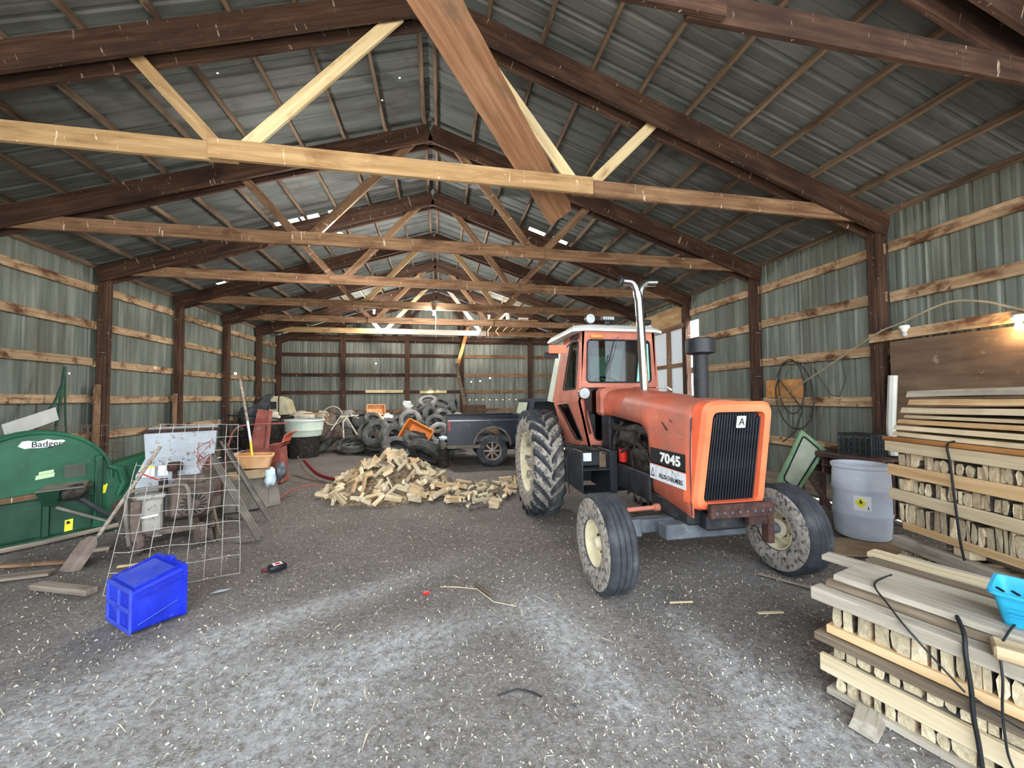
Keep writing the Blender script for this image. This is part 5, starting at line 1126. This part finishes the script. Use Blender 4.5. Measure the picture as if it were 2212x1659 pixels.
o = plank('board', (-4.05, 5.28, .02), (-3.80, 5.36, .02), .04, .06, 'timber_grey', None); tag(o, 'short grey offcut in front of the blower skid', 'board')
o = plank('board', (-3.3, 4.75, .015), (-2.85, 4.85, .015), .02, .03, 'timber_pale', None); tag(o, 'thin pale stick lying behind the tote', 'board')
# odds and ends on the open floor
for p, q, w_, m_, lb_ in (((2.50, 2.72, .008), (2.70, 2.69, .01), .03, 'slab_pale', 'pale wood sliver on the dirt right of the front wheel'), ((.32, 3.66, .01), (.44, 3.42, .012), .035, 'timber_slab', 'dark wood sliver on the open dirt in the middle'), ((1.9, 3.0, .008), (2.1, 2.97, .01), .02, 'slab_pale', 'thin wood sliver under the tractor nose'), ((3.05, 3.3, .01), (3.3, 2.95, .012), .035, 'timber_grey', 'grey lath beside the right front wheel')):
    tag(plank('wood_sliver', p, q, .012, w_, m_, None), lb_, 'wood sliver')
b = MB(); b.tube([(.0, 3.66, .01), (.15, 3.62, .012), (.33, 3.55, .01), (.45, 3.3, .01), (.62, 3.2, .01), (.66, 3.32, .01)], .004, 5); tag(put('twine', b, 'slab_pale'), 'pale twine curled on the open dirt', 'twine')
b = MB(); b.tube([(.33, 2.28, .01), (.45, 2.30, .014), (.52, 2.27, .012), (.58, 2.22, .01)], .006, 5); tag(put('strap_scrap', b, 'strap_black'), 'short black strap scrap on the near dirt', 'strap')
b = MB(); b.box(-.03, .03, -.015, .015, 0, .02, .006); tag(put('red_scrap', b, 'red_can', None, T((-.12, 3.57, .0)) @ RZ(.4)), 'small red plastic scrap on the open dirt', 'scrap')
# ================================================================== pickup truck (faces +x)
mat('truck_blue', ['0e131b', '151d2a', '1f2b3b'], (2, 2, 2), rough=.35, spec=.5, over=[('4d5660', (2.5, 2.5, 2.5), .6, .9)])
mat('truck_dirt', ['4c4740', '6a645b', '857e74'], (4, 4, 4), rough=.85)
mat('tail_red', ['8c2a36', 'a63a46'], (4, 4, 4), rough=.3); mat('alloy', ['7b6f66', '978b80', 'aca298'], (6, 6, 6), rough=.5, metal=.3)
pk = thing('pickup_truck', 'dark blue old pickup truck behind the tractor', 'pickup', (.18, 9.7, 0))
def arch(cx, cz, r, n=12): return [(cx+r*math.cos(PI-PI*k/n), cz+r*math.sin(PI-PI*k/n)) for k in range(n+1)]
def side_poly(x0, x1, z0, z1, cx, r): return [(x0, z0+.02)] + [(cx-r, z0)] + arch(cx, z0-.02, r)[1:-1] + [(cx+r, z0), (x1, z0), (x1, z1), (x0, z1)]
for y0, y1 in ((0, .06), (1.69, 1.75)):
    b = MB(); b.prism(side_poly(0, 2.02, .55, 1.24, 1.13, .46), y0, y1); put('bed_side', b, 'truck_blue', pk)
    b = MB(); b.prism([(x, z) for x, z in arch(1.13, .53, .49)] + [(x, z) for x, z in reversed(arch(1.13, .53, .45))], y0-.02, y0+.08); put('wheel_arch', b, 'truck_dirt', pk)
b = MB(); b.box(0, 2.02, -.015, .075, 1.235, 1.27, .012); b.box(0, 2.02, 1.675, 1.765, 1.235, 1.27, .012); b.box(1.95, 2.02, 0, 1.75, 1.2, 1.27, .01); put('bed_rail', b, 'truck_blue', pk)
b = MB(); b.box(.01, 2.0, -.008, .0, 1.16, 1.175, .002); put('trim_strip', b, 'chrome', pk)
b = MB(); b.box(.0, .05, .03, 1.72, .62, 1.23, .015); put('tailgate', b, 'truck_blue', pk)
b = MB(); b.box(0, 2.0, .03, 1.72, .60, .64); b.box(1.97, 2.02, .03, 1.72, .6, 1.24); put('bed_floor', b, 'black_metal', pk)
for y in (-.006, 1.69): b = MB(); b.box(.02, .09, y, y+.066, .90, 1.16, .012); put('tail_lamp', b, 'tail_red', pk)
b = MB(); b.box(-.12, .0, .1, 1.65, .48, .62, .02); b.box(.0, .9, .0, .05, .47, .56, .01); put('rear_bumper', b, 'truck_dirt', pk)
def cabring(y, s_): return [(2.06, y, .5), (2.06, y, 1.22), (2.16, y+s_*.08, 1.66), (2.3, y+s_*.1, 1.70), (3.05, y+s_*.1, 1.70), (3.2, y+s_*.08, 1.66), (3.6, y, 1.22), (3.6, y, .5)]
b = MB(); b.loft([cabring(.02, 1), cabring(1.73, -1)]); put('cab', b, 'truck_blue', pk)
for y, s_ in ((.015, 1), (1.735, -1)):
    b = MB(); pts_ = [(2.2, y+s_*.01, 1.26), (3.45, y+s_*.01, 1.26), (3.14, y+s_*.075, 1.62), (2.27, y+s_*.075, 1.62)]; b.add([(x, yy-s_*.012, z) for x, yy, z in pts_], [(0, 1, 2, 3)]); put('side_window', b, 'dark_glass', pk)
b = MB(); b.add([(2.065, .25, 1.28), (2.065, 1.5, 1.28), (2.14, 1.45, 1.6), (2.14, .3, 1.6)], [(0, 1, 2, 3)]); put('rear_window', b, 'dusty_glass', pk, T((-.02, 0, 0)))
b = MB(); b.loft([[(3.6, .02, .5), (3.6, 1.73, .5), (3.6, 1.73, 1.2), (3.6, .02, 1.2)], [(4.9, .08, .5), (4.9, 1.67, .5), (4.9, 1.67, 1.08), (4.9, .08, 1.08)]]); put('front_body', b, 'truck_blue', pk)
b = MB(); b.box(4.9, 5.0, .1, 1.65, .45, .65, .03); put('front_bumper', b, 'truck_dirt', pk)
b = MB(); b.box(.9, 4.6, .45, 1.3, .35, .55, .02); put('chassis', b, 'engine_grime', pk)
def tire_mesh(R_, w_, name='tire', inner=.58, blocks=True):
    h = w_/2; ri = R_*inner
    prof = [(ri, -h*.72), (ri+.012, -h*.86), (R_*.80, -h*1.0), (R_*.92, -h*.92), (R_*.975, -h*.78)]
    for c in (-.5, 0, .5): prof += [(R_, h*(c-.2)), (R_, h*(c+.2)), (R_*.972, h*(c+.22)), (R_*.972, h*(c+.28))]
    prof = prof[:-2] + [(R_*.975, h*.78), (R_*.92, h*.92), (R_*.80, h), (ri+.012, h*.86), (ri, h*.72), (ri+.035, h*.55), (R_*.86, h*.7), (R_*.9, 0), (R_*.86, -h*.7), (ri+.035, -h*.55)]
    b = MB(); b.lathe(prof, 40, closed=True); return fixn(b.mesh(name, 40))
TP = tire_mesh(.39, .25); TP.materials.append(MATS['rubber'])
for x in (1.13, 4.1):
    for y, s_ in ((.12, -1), (1.63, 1)):
        t = put('tire', TP, None, pk, T((x, y, .385)) @ RX(PI/2))
        b = MB(); b.lathe([(.235, -.10), (.215, -.09), (.20, .0), (.215, .09), (.235, .10)], 32); b.lathe([(.20, .03), (.07, .05), (.06, .075), (0, .08)], 24) if False else None
        rm = put('rim', b, 'alloy', t)
        for k in range(8): plank('spoke', (.05*math.cos(k*PI/4), .05*math.sin(k*PI/4), -s_*.0+.06*(1 if s_ < 0 else -1)), (.205*math.cos(k*PI/4), .205*math.sin(k*PI/4), .05*(1 if s_ < 0 else -1)), .03, .05, 'alloy', t, c=.004)
        b = MB(); b.lathe([(0, .05), (.06, .05), (.065, .08), (.03, .095), (0, .095)] if s_ < 0 else [(0, -.095), (.03, -.095), (.065, -.08), (.06, -.05), (0, -.05)], 20); put('hub_cap', b, 'alloy', t)
        b = MB(); b.lathe([(.0, -.02), (.2, -.02)], 24); put('brake_disc', b, 'engine_grime', t)

# ================================================================== tire heap
mat('tire_dusty', ['3c3d3d', '525351', '6b6a67'], (5, 5, 5), rough=.85, bump=.1, rand=.3, over=[('8b877f', (3.5, 3.5, 3.5), .54, .85)])
mat('tire_pale', ['73736f', '8a8985', 'a19f9a'], (5, 5, 5), rough=.9, bump=.1, rand=.15, over=[('3c3c3a', (4, 4, 4), .55, .8)])
TM_ = [tire_mesh(.33, .20), tire_mesh(.36, .22), tire_mesh(.46, .27, inner=.52)]
TMP = [tire_mesh(.33, .19), tire_mesh(.37, .22)]
for m_ in TM_: m_.materials.append(MATS['tire_dusty'])
for m_ in TMP: m_.materials.append(MATS['tire_pale'])
TG = 'old tires in the heap'
def tire(me, loc, n, label='worn dusty tire in the big tire heap'):
    z = Vector(n).normalized(); M = z.to_track_quat('Z', 'Y').to_matrix().to_4x4()
    o = put('tire', me, None, None, T(loc) @ M @ RZ(rnd.random()*6)); return tag(o, label, 'tire', TG)
A_, B2, C_ = TM_
tire(C_, (-3.92, 13.4, .455), (.12, -1, .08), 'big tire standing upright at the left end of the heap, facing the viewer')
tire(B2, (-2.95, 13.3, .26), (-.35, -.6, .8), 'pale-edged tire lying flat right of the big upright tire')
tire(TMP[0], (-3.0, 13.9, 1.02), (.95, -.35, .1), 'pale tire standing on edge above the left part of the heap')
tire(A_, (-3.2, 13.95, 1.02), (.95, -.35, .1))
tire(C_, (-1.94, 12.55, .66), (-.45, -.75, .55), 'large tire leaning left with its dark hole showing, in front of the wooden legs')
tire(B2, (-2.30, 12.95, .72), (-.6, -.55, .5)); tire(B2, (-2.5, 13.4, .45), (-.2, -.3, 1))
tire(C_, (-1.42, 12.3, .52), (.75, -.6, .25), 'cleated tire leaning right behind the firewood pile')
tire(TMP[1], (-.94, 13.0, 1.0), (-.15, -1, .12), 'pale upright tire behind the orange bin')
tire(TMP[0], (-.42, 14.0, 1.62), (-.1, -.5, .85), 'pale tire lying on the very top of the heap')
tire(A_, (-.60, 13.6, 1.42), (-.5, -.2, .8)); tire(A_, (-.33, 13.2, 1.13), (.85, -.5, .1)); tire(B2, (.10, 13.0, 1.05), (.45, -.8, .4), 'tire just above the pickup tailgate, tilted right')
tire(A_, (.10, 14.2, 1.5), (.3, -.4, .85)); tire(A_, (-.02, 13.9, 1.36), (.3, -.5, .8)); tire(A_, (.53, 14.2, 1.45), (.9, -.3, .2), 'tire standing on edge at the right end of the heap top')
tire(TMP[0], (-.02, 11.8, .68), (.25, -.95, .2), 'pale-rimmed tire right of the orange bin'); tire(B2, (-.72, 11.75, .74), (.25, -.45, .9)); tire(B2, (-.70, 11.4, .52), (.3, -.5, .85)); tire(C_, (-1.12, 11.0, .36), (.25, -.45, .9), 'big tire lying flat behind the firewood pile')
tire(C_, (-.36, 10.25, .35), (.40, .55, .75), 'worn tire tipped towards the viewer between firewood and pickup'); tire(B2, (-.18, 11.2, .30), (0, -.2, 1)); tire(B2, (-2.66, 12.85, .2), (0, -.1, 1)); tire(A_, (-2.6, 13.8, 1.0), (.2, -.8, .5)); tire(A_, (-2.19, 13.6, 1.0), (.4, -.5, .7))
tire(B2, (-1.36, 13.2, .86), (-.4, -.6, .6)); tire(A_, (-1.62, 13.0, .8), (.3, -.7, .6)); tire(B2, (-.62, 12.5, .7), (.7, -.6, .2)); tire(B2, (.30, 12.4, .74), (-.5, -.7, .5)); tire(A_, (.36, 11.7, .5), (.2, -.9, .3)); tire(A_, (-.85, 13.8, 1.2), (-.5, -.4, .7)); tire(B2, (-.12, 12.6, .88), (.2, -.8, .55))
for x, y, z in ((-1.7, 13.4, .12), (-1.0, 13.5, .12), (-.3, 13.5, .12), (.4, 13.4, .12), (-1.4, 12.6, .12), (-.6, 12.8, .12), (.15, 12.7, .12), (-.7, 13.9, .34), (0, 13.9, .34), (-1.2, 13.3, .36), (-.35, 13.2, .36), (.35, 13.6, .36), (-.1, 13.7, .6), (-.7, 13.5, .6), (.3, 13.9, .62), (-.3, 14.0, .85), (.25, 14.1, .9), (-.2, 14.2, 1.12), (-2.2, 13.3, .12), (-2.4, 13.9, .14), (-2.9, 13.9, .14), (-2.9, 14.0, .4), (-2.3, 13.9, .42), (-2.6, 13.95, .66), (-3.1, 14.0, .66), (-.6, 11.9, .12), (.1, 12.0, .12), (.1, 11.9, .34), (-1.95, 12.9, .2)):
    tire(rnd.choice((A_, B2)), (x, y, z), (rnd.uniform(-.15, .15), rnd.uniform(-.2, .1), 1))
# bins and scraps in the heap
tub('plastic_bin', 'orange plastic bin tipped on its side in front of the tire heap', 'bin', .82, .60, .32, 'orange_plastic', T((-.62, 11.62, .62)) @ RZ(-.35) @ RY(.45) @ RX(1.2) @ T((0, 0, .0)))
tub('plastic_bin', 'dusty orange bin lying on the left part of the tire heap', 'bin', .58, .40, .25, 'pink_dust_sunlit', T((-2.2, 14.1, 1.22)) @ RZ(.2) @ RX(1.0))
rag('white plastic bag on the tire heap', (-1.72, 13.5, 1.1), .16, .14, .12, 'label_white', 4, 'plastic bag'); rag('pale crumpled sheet at the top left of the tire heap', (-1.15, 14.1, 1.45), .22, .15, .18, 'film', 12, 'plastic sheet')
rag('pale foam lump at the top right of the tire heap', (.62, 13.6, 1.12), .14, .12, .12, 'slab_grey', 17, 'foam')
o = plank('wood_stick', (-1.95, 13.0, 1.25), (-1.50, 12.5, .72), .06, .05, 'timber_pale', None); tag(o, 'pale wooden stick poking out of the tire heap', 'wood stick')
o = plank('wood_stick', (-1.2, 13.3, 1.3), (-1.0, 13.1, .95), .06, .05, 'timber_brown', None); tag(o, 'short brown wooden stick right of the white bag', 'wood stick')
o = plank('board', (-1.35, 13.6, 1.6), (-.95, 13.3, 1.0), .14, .02, 'steel_dull', None); tag(o, 'dull metal strip leaning at the left side of the heap top', 'strip')
cn = thing('paint_can', 'dented metal can hooked at the pickup tail', 'can', (.08, 10.0, 0)); b = MB(); b.lathe([(0, .42), (.11, .42), (.115, .43), (.115, .66), (.12, .67), (.11, .67), (.105, .45), (0, .45)], 24); put('can_body', b, 'chrome', cn)
b = MB(); b.lathe([(0, 0), (.14, 0), (.15, .42), (0, .42)], 20); put('stand_bucket', b, 'engine_grime', cn); rag('crumpled clear bag on the metal can', (.08, 9.98, .72), .1, .09, .05, 'cloth_blue', 21, 'plastic bag')
ct = thing('wooden_crate', 'brown slatted wooden crate behind the pickup bed', 'crate', (1.3, 14.6, 0))
for z in (1.1, 1.25, 1.4): plank('slat', (-.36, -.25, z), (.38, -.25, z), .12, .02, 'timber_dark', ct); plank('slat', (-.36, .25, z), (.38, .25, z), .12, .02, 'timber_dark', ct)
for x in (-.36, .0, .36): plank('post', (x, -.23, 0), (x, -.23, 1.46), .06, .04, 'timber_dark', ct, upv=(1, 0, 0)); plank('post', (x, .23, 0), (x, .23, 1.46), .06, .04, 'timber_dark', ct, upv=(1, 0, 0))
b = MB(); b.box(-.36, .38, -.25, .25, .95, 1.0); put('bottom', b, 'timber_dark', ct)
o = plank('leaning_plank', (.72, 16.55, 3.0), (1.22, 16.75, 4.82), .14, .04, 'plywood', None, upv=(1, 0, 0)); tag(o, 'orange brown plank leaning up to the last free truss', 'plank')
cord('leaning_log', 'thin bark-stripped log leaning under the orange brown plank', [(1.12, 15.6, .02), (1.06, 15.8, .9), (.98, 16.1, 1.7), (.82, 16.4, 2.5), (.70, 16.55, 3.2)], [.09]*1 if False else .085, 'timber_slab', cat='log', n=10)
# ------------------------------------------------------------------ junk along the left
gt = thing('stock_tank', 'round galvanised tub with white rim left of the tires', 'tub', (-4.05, 12.7, 0))
b = MB(); b.lathe([(0, .62), (.46, .62), (.49, .7), (.50, .78), (.515, .80), (.515, .82), (.505, .84), (.53, 1.02), (.53, 1.08), (.50, 1.08), (.48, .66), (0, .66)], 40); put('tank', b, 'pale_green', gt)
b = MB(); b.lathe([(.51, 1.07), (.56, 1.07), (.57, 1.10), (.55, 1.12), (.50, 1.11)], 40); put('rim', b, 'white_paint', gt); b = MB(); b.lathe([(0, 0), (.4, 0), (.44, .62), (0, .62)], 24); put('base', b, 'engine_grime', gt)
bs = thing('seat_shell', 'beige moulded machine hood on the junk by the back left corner', 'hood', (-4.95, 13.6, 0))
b = MB(); b.loft([[(-.35, -.3, 1.22), (.28, -.3, 1.25), (.28, .3, 1.25), (-.35, .3, 1.22)], [(-.28, -.28, 1.75), (.15, -.26, 1.70), (.15, .26, 1.70), (-.28, .26, 1.75)], [(-.22, -.22, 1.84), (.02, -.2, 1.80), (.02, .2, 1.80), (-.22, .2, 1.84)]]); put('shell', b, 'beige', bs) if False else None
mat('beige', ['a39a7c', 'b9b092', 'cac2a6'], (3, 3, 3), rough=.6, over=[('6f6750', (5, 5, 5), .6, .8)])
b = MB(); b.loft([[(-.35, -.3, 1.22), (.28, -.3, 1.25), (.28, .3, 1.25), (-.35, .3, 1.22)], [(-.28, -.28, 1.75), (.15, -.26, 1.70), (.15, .26, 1.70), (-.28, .26, 1.75)], [(-.22, -.22, 1.84), (.02, -.2, 1.80), (.02, .2, 1.80), (-.22, .2, 1.84)]]); put('shell', b, 'beige', bs)
b = MB(); b.box(-.30, -.12, -.31, -.28, 1.42, 1.66, .01); put('opening', b, 'black_paint', bs); b = MB(); b.tube([(-.05, -.30, 1.25), (-.06, -.28, 1.7), (-.08, -.2, 1.84)], .02, 6); put('seam', b, 'black_paint', bs)
b = MB(); b.box(-.5, .4, -.35, .35, 0, 1.22, .03); put('pedestal', b, 'engine_grime', bs)
rag('dark grey tarpaulin heaped in the back left corner', (-5.7, 14.0, .9), .6, .4, .85, 'bag_grey', 31, 'tarpaulin')
mat('junk_cream', ['b7ad9a', 'cbc2b0', 'dcd5c6'], (5, 5, 5), rough=.7, over=[('7f7565', (6, 6, 6), .58, .75)])
rag('cream fabric lump in front of the dark tarpaulin', (-5.05, 12.75, 1.22), .28, .2, .16, 'junk_cream', 41, 'cushion')
rag('cream junk heap left of the round tub', (-4.35, 13.5, 1.12), .42, .25, .22, 'junk_cream', 44, 'junk'); rag('round cream jug on the junk behind the tub', (-3.72, 13.35, 1.22), .17, .15, .15, 'junk_cream', 2, 'jug')
rag('mixed grey junk under the jug', (-3.9, 13.6, .7), .8, .4, .5, 'engine_brown', 47, 'junk'); rag('dark junk under the cream cushion', (-5.2, 13.1, .55), .7, .4, .6, 'engine_grime', 52, 'junk')
fr = thing('bed_frame', 'black tubular bed frame standing in the junk by the left wall', 'frame', (-5.1, 11.9, 0))
for z in (.75, 1.3): b = MB(); b.tube([(-.75, 0, z-.35), (-.78, 0, z-.05), (-.7, 0, z), (.0, 0, z-.03), (.7, -.05, z-.12), (.78, -.05, z-.18), (.78, 0, z-.5)], .018, 8); put('rail', b, 'black_paint', fr)
for x in (-.76, .76): b = MB(); b.tube([(x, 0, 0), (x, 0, 1.1)], .018, 8); put('leg', b, 'black_paint', fr)
cw = thing('bicycle_wheel', 'pale bicycle wheel on top of the junk right of the tub', 'wheel', (-3.35, 13.1, 1.1)); 
b = MB(); b.tube([(.29*math.cos(k*PI/16), 0, .29*math.sin(k*PI/16)) for k in range(32)], .014, 6, closed=True); put('rim', b, 'junk_cream', cw, T((0, 0, .1)))
for k in range(10): b = MB(); b.tube([(0, 0, .1), (.29*math.cos(k*PI/5), 0, .1+.29*math.sin(k*PI/5))], .003, 4); put('spoke', b, 'chrome', cw)
sl = thing('broken_chair', 'broken pale wooden chair frame on the tires', 'chair', (-3.0, 12.9, .5))
for i, (p, q) in enumerate((((0, 0, .55), (.05, -.1, .02)), ((.1, .1, .62), (.45, -.1, .1)), ((-.1, .2, .7), (-.35, 0, .25)), ((.15, .3, .75), (.42, .25, .6)))): plank('leg', p, q, .035, .035, 'junk_cream', sl)
plank('rail', (-.1, .2, .66), (.42, .25, .7), .04, .03, 'junk_cream', sl); plank('rail', (0, 0, .5), (.1, .1, .66), .04, .03, 'junk_cream', sl)
o = plank('board', (-3.55, 13.2, 1.30), (-3.52, 13.2, .9), .05, .04, 'timber_gold', None, upv=(1, 0, 0)); tag(o, 'short golden upright left of the bicycle wheel', 'board')
o = plank('board', (-4.2, 13.1, 1.27), (-3.5, 13.15, 1.29), .04, .03, 'timber_gold', None); tag(o, 'golden lath lying across the junk behind the tub', 'board')
cord('tube_frame', 'dull red bent tube frame in front of the red chute', [(-3.95, 7.9, .02), (-3.85, 8.0, .9), (-3.75, 8.05, 1.2), (-3.55, 8.1, 1.26), (-3.1, 8.2, 1.27), (-2.95, 8.25, 1.27)], .016, 'red_dusty', cat='tube')
# ------------------------------------------------------------------ boards stored on the bottom chords at the back
pf = thing('loft_platform', 'orange wooden platform laid across the rear bottom chords', 'platform', (0, 0, 4.40))
for k in range(6): plank('board', (1.75+.3*k, 12.95, .012), (1.75+.3*k, 15.35, .012), .022, .27, 'timber_gold', pf)
lbx = thing('carton', 'small carton lying on the loft platform', 'box', (2.9, 13.2, 4.425)); b = MB(); b.box(-.16, .16, -.1, .1, 0, .12, .006); put('box', b, 'cardboard', lbx); b = MB(); b.box(-.16, .16, -.11, -.1, .05, .09); put('tape', b, 'label_white', lbx)
jb = thing('jug', 'white plastic jug standing on the loft platform', 'jug', (2.35, 13.15, 4.425)); b = MB(); b.lathe([(0, 0), (.07, 0), (.075, .03), (.075, .18), (.03, .25), (.03, .29), (0, .29)], 20); put('jug_body', b, 'label_white', jb); b = MB(); b.lathe([(0, .29), (.035, .29), (.035, .32), (0, .32)], 16); put('cap', b, 'red_can', jb)

# ================================================================== firewood pile
def log_mesh(i):
    r = random.Random(200+i); k = i % 5; L_ = r.uniform(.16, .36)
    sec = {0: [(-.05, -.035), (.05, -.03), (.02, .045)], 1: [(-.045, -.03), (.04, -.035), (.05, .01), (.01, .045), (-.04, .03)], 2: [(-.05, -.02), (.05, -.02), (.05, .018), (-.05, .02)], 3: [(-.03, -.03), (.03, -.03), (.032, .03), (-.03, .028)], 4: [(-.04, -.025), (.0, -.045), (.045, -.02), (.04, .03), (.0, .045), (-.04, .02)]}[k]
    s_ = r.uniform(.6, 1.15); sec = [(a*s_+r.uniform(-.006, .006), c*s_+r.uniform(-.006, .006)) for a, c in sec]; n = len(sec); vs = []
    for x in (-L_/2, 0, L_/2): 
        tw = r.uniform(.88, 1.08); dx = r.uniform(-.006, .006)
        vs += [(x+r.uniform(-.012, .012)*(x != 0), a*tw+dx, c*tw) for a, c in sec]
    fs = [tuple(range(n)), tuple(reversed(range(2*n, 3*n)))] + [(q*n+j, (q+1)*n+j, (q+1)*n+(j+1) % n, q*n+(j+1) % n) for q in (0, 1) for j in range(n)]
    me = bpy.data.meshes.new('firewood'); me.from_pydata(vs, [], fs); fixn(me)
    for nm in ('wood_end', ('split_wood', 'slab_pale', 'split_wood', 'wood_end', 'slab_gold')[(i*7) % 5], 'timber_slab'): me.materials.append(MATS[nm])
    for q, p in enumerate(me.polygons): p.material_index = 0 if q < 2 else (2 if (q-2) % n == (1 if i % 3 == 0 else 99) else 1)
    return me
mat('chip_heap', ['4a4038', '7d6b56', 'b39d7d'], (14, 14, 14), rough=.95, bump=.8)
LG = [log_mesh(i) for i in range(20)]
def heap_h(x, y):
    d = math.hypot((x+.92)/1.2, (y-7.75)/1.15); return .70*max(0, 1-d)**.85 if d < 1 else 0
rw = random.Random(5); nlog = 0
def drop(x, y, z, slope=True, flat=False):
    global nlog
    e = .05; gx = (heap_h(x+e, y)-heap_h(x-e, y))/(2*e); gy_ = (heap_h(x, y+e)-heap_h(x, y-e))/(2*e)
    n_ = Vector((-gx, -gy_, 1)).normalized(); n_ = (n_+Vector((rw.uniform(-.75, .75), rw.uniform(-.75, .75), 0))*(.2 if flat else 1)).normalized()
    M = n_.to_track_quat('Z', 'Y').to_matrix().to_4x4()
    o = put('firewood', rw.choice(LG), None, None, T((x, y, z)) @ M @ RZ(rw.uniform(0, PI*2)) @ RX(rw.uniform(0, 6)))
    tag(o, 'split firewood stick in the loose heap in the middle of the barn' if not flat else 'split firewood stick scattered on the dirt right of the heap', 'firewood', 'loose firewood heap' if not flat else 'scattered firewood'); nlog += 1
for layer, cnt in ((0, 60), (1, 168)):
    k = 0
    while k < cnt:
        a, r = rw.uniform(0, 2*PI), math.sqrt(rw.random()); x, y = -.92+1.2*r*math.cos(a), 7.75+1.15*r*math.sin(a)
        if layer == 1 and y > 8.3 and rw.random() < .6: continue
        drop(x, y, max(.045, heap_h(x, y)*(.55 if layer == 0 else 1.0)+.03)); k += 1
k = 0
while k < 72:
    x, y = rw.uniform(-.5, 1.75), rw.uniform(6.15, 7.75)
    if heap_h(x, y) > .05: continue
    if y < 6.2+.5*rw.random() and x < 0: continue
    if x > 1.15 and y < 6.75: continue
    drop(x, y, .04+rw.random()*.06*(rw.random() < .5), flat=True); k += 1
b = MB(); n = 26; ring = []
for i in range(n):
    for j in range(n):
        x, y = -2.2+2.6*i/(n-1), 6.55+2.4*j/(n-1); b.v.append((x, y, heap_h(x, y)*.82-.04+.03*noise.noise((x*6, y*6, 2))*(heap_h(x, y) > 0)))
b.f = [(i*n+j, (i+1)*n+j, (i+1)*n+j+1, i*n+j+1) for i in range(n-1) for j in range(n-1)]
tag(put('wood_chips', b, 'chip_heap'), 'bark and chips filling the firewood heap', 'wood chips', None, 'stuff')
# ================================================================== chaff, straw and pebbles on the dirt
mat('chaff', ['b3a88f', 'cdc3ab', 'ddd5c2'], (3, 3, 3), rough=.9); mat('chip_dark', ['5c5349', '736a5f', '8a8176'], (3, 3, 3), rough=.95); mat('pebble', ['9a958c', 'b7b2a9', 'd0ccc4'], (5, 5, 5), rough=.9)
rs = random.Random(9)
def spot():
    while True:
        y = .9+9.5*rs.random()**1.9; x = rs.uniform(-.95, 1.0)*(1.6+y*1.25)
        if -6.2 < x < 6.0: return x, y
def straw(cnt, l0, l1, w_, m_, name, label):
    b = MB()
    for _ in range(cnt):
        x, y = spot(); sc_ = min(1, .35+y/5.5); L_ = rs.uniform(l0, l1)*sc_; w_k = w_*sc_; a = rs.uniform(0, PI); dx, dy = math.cos(a)*L_/2, math.sin(a)*L_/2; px, py = -math.sin(a)*w_k*rs.uniform(.5, 1.3), math.cos(a)*w_k
        z = floor_z(x, y)+.004; bz = rs.uniform(0, .012); k = len(b.v)
        b.v += [(x-dx-px, y-dy-py, z), (x-dx+px, y-dy+py, z), (x+px*1.2+rs.uniform(-.01, .01), y+py*1.2, z+bz+.004), (x-px*1.2, y-py*1.2, z+bz+.004), (x+dx+px, y+dy+py, z+.002), (x+dx-px, y+dy-py, z+.002)]
        b.f += [(k, k+1, k+2, k+3), (k+3, k+2, k+4, k+5)]
    tag(put(name, b.mesh(name), m_), label, name.replace('_', ' '), None, 'stuff')
straw(11000, .010, .045, .0016, 'chaff', 'straw_chaff', 'pale straw and chaff strewn over the dirt')
straw(420, .06, .22, .0016, 'chaff', 'straw_stalks', 'longer pale straw stalks strewn over the dirt')
straw(12000, .006, .022, .0035, 'chip_dark', 'bark_chips', 'dark bark crumbs strewn over the dirt')
b = MB()
for _ in range(9000):
    x, y = spot(); r = rs.uniform(.0025, .007) if rs.random() < .97 else rs.uniform(.008, .016); z = floor_z(x, y); k = len(b.v)
    b.v += [(x-r, y, z+r*.2), (x, y-r, z+r*.1), (x+r*rs.uniform(.7, 1.2), y, z+r*.2), (x, y+r, z+r*.1), (x+r*.1, y, z+r*rs.uniform(.6, 1))]; b.f += [(k, k+1, k+4), (k+1, k+2, k+4), (k+2, k+3, k+4), (k+3, k, k+4)]
tag(put('pebbles', b.mesh('pebbles'), 'pebble'), 'pale pebbles and crumbs strewn over the dirt', 'pebbles', None, 'stuff')

# ================================================================== bulbs hung on the truss chords
glow('bulb_white', 'fff0d8', 60)
def hung_bulb(label, loc, watts, col=(1, .93, .84), string=False):
    t = thing('light_bulb', label, 'lamp', loc)
    b = MB(); b.lathe([(0, .03), (.05, .03), (.055, .0), (.03, -.02), (0, -.02)], 18); put('holder', b, 'white_paint', t)
    b = MB(); b.lathe([(0, -.13), (.025, -.12), (.034, -.095), (.028, -.06), (.015, -.02), (0, -.02)], 14); put('bulb', b, 'bulb_white', t)
    if string: b = MB(); b.tube([(.05, 0, .0), (.05, 0, -.75)], .003, 4); put('pull_string', b, 'label_white', t)
    l = bpy.data.lights.new('bulb_light', 'POINT'); l.energy = watts; l.color = col; l.shadow_soft_size = .08
    o = bpy.data.objects.new('bulb_light', l); COL.objects.link(o); o.location = (loc[0], loc[1], loc[2]-.16)
hung_bulb('added lit bulb on the truss just above the viewer, out of view', (-1.1, 2.16, 4.15), 12, (1, .86, .68))  # lamp added out of view to warm the nearest full truss
hung_bulb('lit bulb behind the second last chord, left of the ridge', (-2.35, 14.6, 4.95), 60)
hung_bulb('lit bulb behind the second last chord, right of the ridge', (1.9, 14.9, 4.95), 60)
hung_bulb('lit bulb with pull string on a middle truss chord', (-.16, 10.85, 4.16), 150, (1, .97, .93), True)
hung_bulb('added lit bulb hidden behind the second truss chord', (-1.6, 6.62, 4.425), 60, (1, .97, .93))  # lamp added out of sight to brighten the middle of the barn
